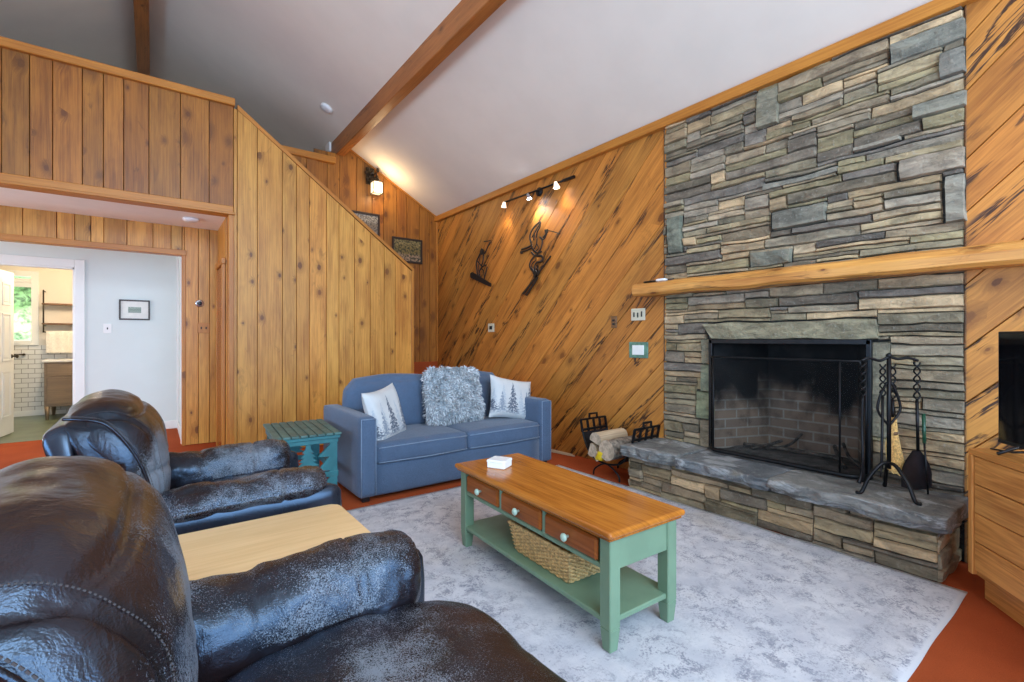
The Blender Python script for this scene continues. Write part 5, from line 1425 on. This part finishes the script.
o, mb = art('metal_snowboarder', 'black cut-metal snowboarder ornament on diagonal board wall',
    [(q1([(185, 500), (178, 420), (172, 340), (200, 270), (225, 215)]), .014), (q1([(200, 500), (205, 430), (240, 380), (275, 370)]), .012), (q1([(250, 520), (268, 460), (285, 385)]), .013),
     (q1([(225, 215), (245, 250), (240, 330), (225, 375)]), .014), (q1([(240, 260), (270, 225), (290, 180), (315, 130)]), .014), (q1([(185, 330), (210, 360), (235, 390)]), .010),
     (q1([(250, 120), (285, 118), (318, 112), (330, 135)]), .007), (q1([(300, 150), (285, 200), (262, 240)]), .008), (q1([(130, 450), (160, 470), (190, 480)]), .012), (q1([(215, 260), (200, 330), (195, 420), (215, 500)]), .007), (q1([(215, 400), (245, 430), (255, 500)]), .009)],
    [q1([(108, 455), (130, 440), (325, 560), (325, 595), (300, 590), (110, 500)]), q1([(208, 225), (225, 190), (248, 205), (245, 255), (215, 262)])])
wpart(mb, 'board_and_head', 'art_black', o)
def q2(l): return [(510 + a / 7.58, 210 + b / 7.58) for a, b in l]
o, mb = art('metal_skier', 'large black cut-metal skier ornament under the lit track spots',
    [(q2([(160, 250), (150, 200), (175, 140), (230, 85)]), .014), (q2([(180, 230), (185, 180), (205, 140), (235, 92)]), .012), (q2([(200, 210), (205, 170), (225, 130), (228, 95)]), .012), (q2([(165, 210), (200, 150), (225, 110)]), .010),
     (q2([(160, 255), (175, 300), (205, 325), (240, 315)]), .012), (q2([(225, 205), (245, 230), (235, 290), (205, 335)]), .013), (q2([(205, 215), (200, 260), (180, 300)]), .010), (q2([(250, 210), (270, 185), (285, 150)]), .013), (q2([(240, 225), (262, 215), (280, 175)]), .010),
     (q2([(285, 155), (330, 165), (380, 182)]), .005), (q2([(165, 265), (130, 285), (85, 300)]), .013), (q2([(170, 285), (130, 305), (85, 318)]), .010), (q2([(160, 320), (190, 345), (240, 350), (245, 385), (200, 400), (185, 440), (205, 480)]), .014),
     (q2([(185, 350), (155, 390), (150, 430), (175, 470), (190, 505)]), .013), (q2([(200, 375), (170, 405), (165, 435), (195, 480)]), .009), (q2([(205, 260), (215, 290), (190, 315)]), .008), (q2([(85, 310), (78, 325), (95, 325)]), .010), (q2([(200, 420), (215, 455), (205, 490)]), .009)],
    [q2([(92, 632), (185, 512), (305, 345), (312, 352), (200, 512), (104, 642)]), q2([(112, 646), (175, 560), (205, 505), (216, 510), (190, 560), (128, 650)]), q2([(178, 470), (212, 470), (205, 512), (180, 512)]), q2([(262, 150), (285, 145), (290, 165), (270, 190)])])
wpart(mb, 'skis', 'art_black', o)

# track light
tl = thing('track_light', 'dark three-spot track light under the sloped ceiling edge', 'track light', (3.45, 4.15, 2.9))
P0 = (3.47, *at_x(504, 202.5, 3.47)); P1 = (3.47, *at_x(574.5, 176.5, 3.47))
mb = MB(); mb.tube([P0, tuple((a + b) / 2 for a, b in zip(P0, P1)), P1], .011, 8); mb.tube([(P0[0], P1[1] + .16, P1[2]), P1], .018, 4); wpart(mb, 'bar', 'black_metal', tl)
for (a, b) in ((505, 203), (575, 177)):
    pass
ym = (P0[1] + P1[1]) / 2; mb = MB(); mb.tube([(3.47, ym, 2.9), (XP, ym, 2.9)], .012, 8); mb.lathe([(.05, 0), (.05, -.02)], (XP, ym, 2.9), 'x', 20); wpart(mb, 'wall_mount', 'black_metal', tl)
for i, (px, py, mt_, en, tgt) in enumerate(((504, 204.5, 'bulb', 9, (3.52, 5.0, 1.9)), (528.5, 196, 'bulb_white', 26, (3.53, 3.95, 2.1)), (556, 184.5, 'bulb', 9, (3.52, 3.55, 1.9)))):
    y, z = at_x(px, py, 3.42); hd = Vector((3.42, y, z)); d_ = (Vector(tgt) - hd).normalized()
    mb = MB(); prof = [(-.03, .014), (-.012, .020), (.02, .030), (.038, .034)]
    mb.tube([hd + d_ * a for a, r in prof], [r for a, r in prof], 14, cap=False); s_ = wpart(mb, 'spot_head', 'frosted' if i != 1 else 'tin', tl)
    mb = MB(); mb.tube([hd - d_ * .03, Vector((3.47, y, P0[2] + (P1[2] - P0[2]) * (P0[1] - y) / (P0[1] - P1[1])))], .006, 6); sub(mb, 'arm', 'black_metal', s_, tl)
    mb = MB(); mb.tube([hd + d_ * .012, hd + d_ * .030], .020, 12); sub(mb, 'bulb', mt_, s_, tl)
    L = bpy.data.lights.new('track_spot', 'SPOT'); L.energy = en; L.color = (1, .84, .62) if i != 1 else (1, .93, .84); L.spot_size = math.radians(95); L.spot_blend = .8; L.shadow_soft_size = .03
    lo = bpy.data.objects.new('track_spot', L); COL.objects.link(lo); lo.location = hd + d_ * .045; lo.rotation_euler = d_.to_track_quat('-Z', 'Y').to_euler()

# wall sconce
lx, lz = at_y(376.5, 188, 6.50); Yl = 6.50
sc_ = thing('wall_sconce', 'lit lantern wall sconce with pine cone bracket on stair wall', 'wall lamp', (lx, Yl, lz))
hw, hh = .066, .085
mb = MB()
mb.box(lx - hw + .006, lx + hw - .006, Yl - hw + .006, Yl + hw - .006, lz - hh + .01, lz + hh - .01, .003); wpart(mb, 'glass', 'lamp_glow', sc_)
mb = MB()
for a in (-hw, hw):
    for b in (-hw, hw): mb.tube([(lx + a, Yl + b, lz - hh), (lx + a, Yl + b, lz + hh)], .006, 4)
for z in (-hh, hh):
    mb.tube([(lx - hw, Yl - hw, lz + z), (lx + hw, Yl - hw, lz + z), (lx + hw, Yl + hw, lz + z), (lx - hw, Yl + hw, lz + z)], .007, 4, True)
wpart(mb, 'lantern_frame', 'bronze', sc_)
mb = MB(); mb.lathe([(.10, 0), (.085, .02), (.03, .06), (.012, .075)], (lx, Yl, lz + hh), 'z', 4, smooth=False); mb.tube([(lx, Yl, lz + hh + .07), (lx, Yl, lz + hh + .13), (lx - .02, YP, lz + hh + .12)], .010, 6); wpart(mb, 'roof_cap', 'bronze', sc_)
mb = MB(); mb.box(lx - .12, lx + .0, YP - .02, YP, lz + .06, lz + .30, .006)
for i in range(12): mb.ball((lx - .13 + .17 * random.random(), YP - .04 - .05 * random.random(), lz + hh + .03 + .15 * random.random()), random.uniform(.015, .028), 8, (1, 1, 1.4))
wpart(mb, 'bracket', 'bronze', sc_)
L = bpy.data.lights.new('sconce_light', 'POINT'); L.energy = 11; L.color = (1, .72, .40); L.shadow_soft_size = .06
lo = bpy.data.objects.new('sconce_light', L); COL.objects.link(lo); lo.location = (lx + .02, Yl - .13, lz - .03)

# ceiling devices
sx, sy = at_z(191, 218.5, 2.505)
mb = MB(); mb.lathe([(.075, 2.503), (.075, 2.482), (.055, 2.470), (.02, 2.468)], (sx, sy, 0), 'z', 24); solo(mb, 'smoke_alarm', 'white_plastic', 'white round smoke alarm on the pale soffit above hall opening', 'smoke alarm')
a = ray(327, 107.5); t = (3.10 + SLOPE * 3.55 - CAM_Z) / (a[2] + SLOPE * a[0]); pc = Vector((a[0] * t, a[1] * t, CAM_Z + a[2] * t))
mb = MB(); mb.lathe([(.075, 0), (.075, -.025), (.05, -.036)], (0, 0, 0), 'z', 24)
o = mb.build('smoke_alarm', 'white_plastic'); o.location = pc; o.rotation_euler = (0, math.atan(SLOPE), 0); tag(o, 'white round smoke alarm on the sloped ceiling beside the beam', 'smoke alarm')
a = ray(329, 147); t = 1.98 / a[0]
mb = MB(); mb.box(1.955, 1.984, a[1] * t - .10, a[1] * t + .10, CAM_Z + a[2] * t - .09, CAM_Z + a[2] * t + .09, .006, 2); solo(mb, 'door_chime', 'white_plastic', 'white plastic box on wood above the loft guard', 'wall box')

# ================================================================== HALL DOOR AND BATHROOM FURNITURE
dr = thing('door_2', 'white six-panel bathroom door standing open', 'door', (DX0 + .02, YW + .06, .02), math.radians(82)); dr['kind'] = 'structure'
dwid, dh = .745, 2.05
mb = MB(); mb.box(0, dwid, -.018, .018, 0, dh, .003); mb.build('door_leaf', 'white_paint', dr)
for (x0, x1) in ((.10, .335), (.41, .645)):
    for (z0, z1) in ((.22, .80), (.92, 1.52), (1.62, 1.90)):
        for s in (-1, 1):
            mb = MB(); y = s * .019
            for b in ((x0, x1, z0, z0 + .022), (x0, x1, z1 - .022, z1), (x0, x0 + .022, z0, z1), (x1 - .022, x1, z0, z1)): mb.box(b[0], b[1], y - .006, y + .006, b[2], b[3], .003)
            mb.box(x0 + .045, x1 - .045, y - .004, y + .005, z0 + .045, z1 - .045, .004); mb.build('door_panel', 'white_paint', dr)
for s in (-1, 1):
    mb = MB(); mb.lathe([(.026, 0), (.026, .006), (.010, .012), (.010, .035), (.024, .045), (.026, .058), (.012, .066)], (0, 0, 0), 'y', 16)
    for k in range(len(mb.v)): v = mb.v[k]; mb.v[k] = (dwid - .065 + v[0], s * (.018 + v[1]), .98 + v[2])
    mb.build('door_handle', 'bronze', dr)
vx0 = -1.30
vn = thing('bathroom_vanity', 'grey-brown wood bathroom vanity with white counter and tapered legs', 'vanity', (-.85, 10.2, 0))
mb = MB(); mb.box(vx0, -.35, 9.88, YV - .02, .20, .87, .004, grain=0); wpart(mb, 'cabinet', 'vanity', vn)
mb = MB(); mb.box(vx0 + .03, -.38, 9.868, 9.882, .66, .84, .003, grain=0); wpart(mb, 'drawer', 'vanity', vn)
mb = MB(); mb.box(vx0 + .03, -.84, 9.868, 9.882, .24, .64, .003); wpart(mb, 'door', 'vanity', vn)
mb = MB(); mb.box(-.82, -.38, 9.868, 9.882, .24, .64, .003); wpart(mb, 'door', 'vanity', vn)
mb = MB(); mb.box(vx0 - .03, -.32, 9.85, YV - .02, .87, .905, .006); wpart(mb, 'counter', 'counter', vn)
for x in (vx0 + .03, -.38):
    for y in (9.91, 10.5):
        mb = MB(); mb.tube([(x, y, .21), (x, y, .005)], [.035, .018], 8); wpart(mb, 'leg', 'vanity', vn)
s0 = at_y(41.5, 320, YV - .2)[0]
zA, zB = at_y(58, 304.5, YV - .1)[1], at_y(58, 324, YV - .1)[1]
sf = thing('wall_shelf', 'two-tier wood and dark metal wall shelf above bathroom vanity', 'shelf', (-1.0, YV - .1, zB))
for z in (zA, zB):
    mb = MB(); mb.box(s0, -.25, YV - .20, YV - .002, z - .012, z + .012, .003, grain=0); wpart(mb, 'board', 'shelf_wood', sf)
for x in (s0 + .02, -.30):
    mb = MB(); mb.tube([(x, YV - .19, zB - .14), (x, YV - .19, zA + .22)], .010, 6); mb.tube([(x, YV - .19, zB - .03), (x, YV - .005, zB - .03)], .008, 6); mb.tube([(x, YV - .19, zA + .2), (x, YV - .005, zA + .2)], .008, 6); wpart(mb, 'upright', 'bronze', sf)
mb = MB(); mb.tube([(s0 + .02, YV - .19, zB - .13), (-.30, YV - .19, zB - .13)], .009, 6); wpart(mb, 'towel_bar', 'bronze', sf)
for x, wdt, lb in ((at_y(58, 345, YV - .2)[0], .135, 'white folded towel hanging from shelf bar, left of the two'), (at_y(75.5, 345, YV - .2)[0], .135, 'white folded towel hanging from shelf bar beside doorway casing')):
    mb = MB(); pts = [(YV - .215, zB - .46), (YV - .212, zB - .20), (YV - .19, zB - .115), (YV - .168, zB - .20), (YV - .165, zB - .40)]
    pf_ = spline([(0, a, b) for a, b in pts], 6); n = len(pf_); m_ = 10
    vs = [(x - wdt + 2 * wdt * j / m_, p.y + .006 * math.sin(j * 1.7 + i * .2), p.z) for i, p in enumerate(pf_) for j in range(m_ + 1)]
    vs += [(a, b + (-.012 if (q // (m_ + 1)) < n / 2 else .012), c + .004) for q, (a, b, c) in enumerate(vs)]
    fs = [[i * (m_ + 1) + j, (i + 1) * (m_ + 1) + j, (i + 1) * (m_ + 1) + j + 1, i * (m_ + 1) + j + 1] for i in range(n - 1) for j in range(m_)]
    fs += [[n * (m_ + 1) + q for q in f] for f in fs]
    mb.add(vs, fs, None, (1, 1, 1), True); solo(mb, 'hanging_towel', 'towel', lb, 'towel', 'white towels on the bathroom shelf bar')
hx_, hz_ = at_y(17, 354.5, YV)
ph = thing('paper_holder', 'dark bronze toilet paper holder arm on white tile under window', 'paper holder', (hx_, YV, hz_))
mb = MB(); mb.tube([(hx_ - .07, YV - .06, hz_), (hx_ + .09, YV - .06, hz_)], .011, 8); wpart(mb, 'arm', 'bronze', ph)
mb = MB(); mb.tube([(hx_ + .08, YV - .06, hz_), (hx_ + .08, YV, hz_)], .018, 8); wpart(mb, 'mount', 'bronze', ph)
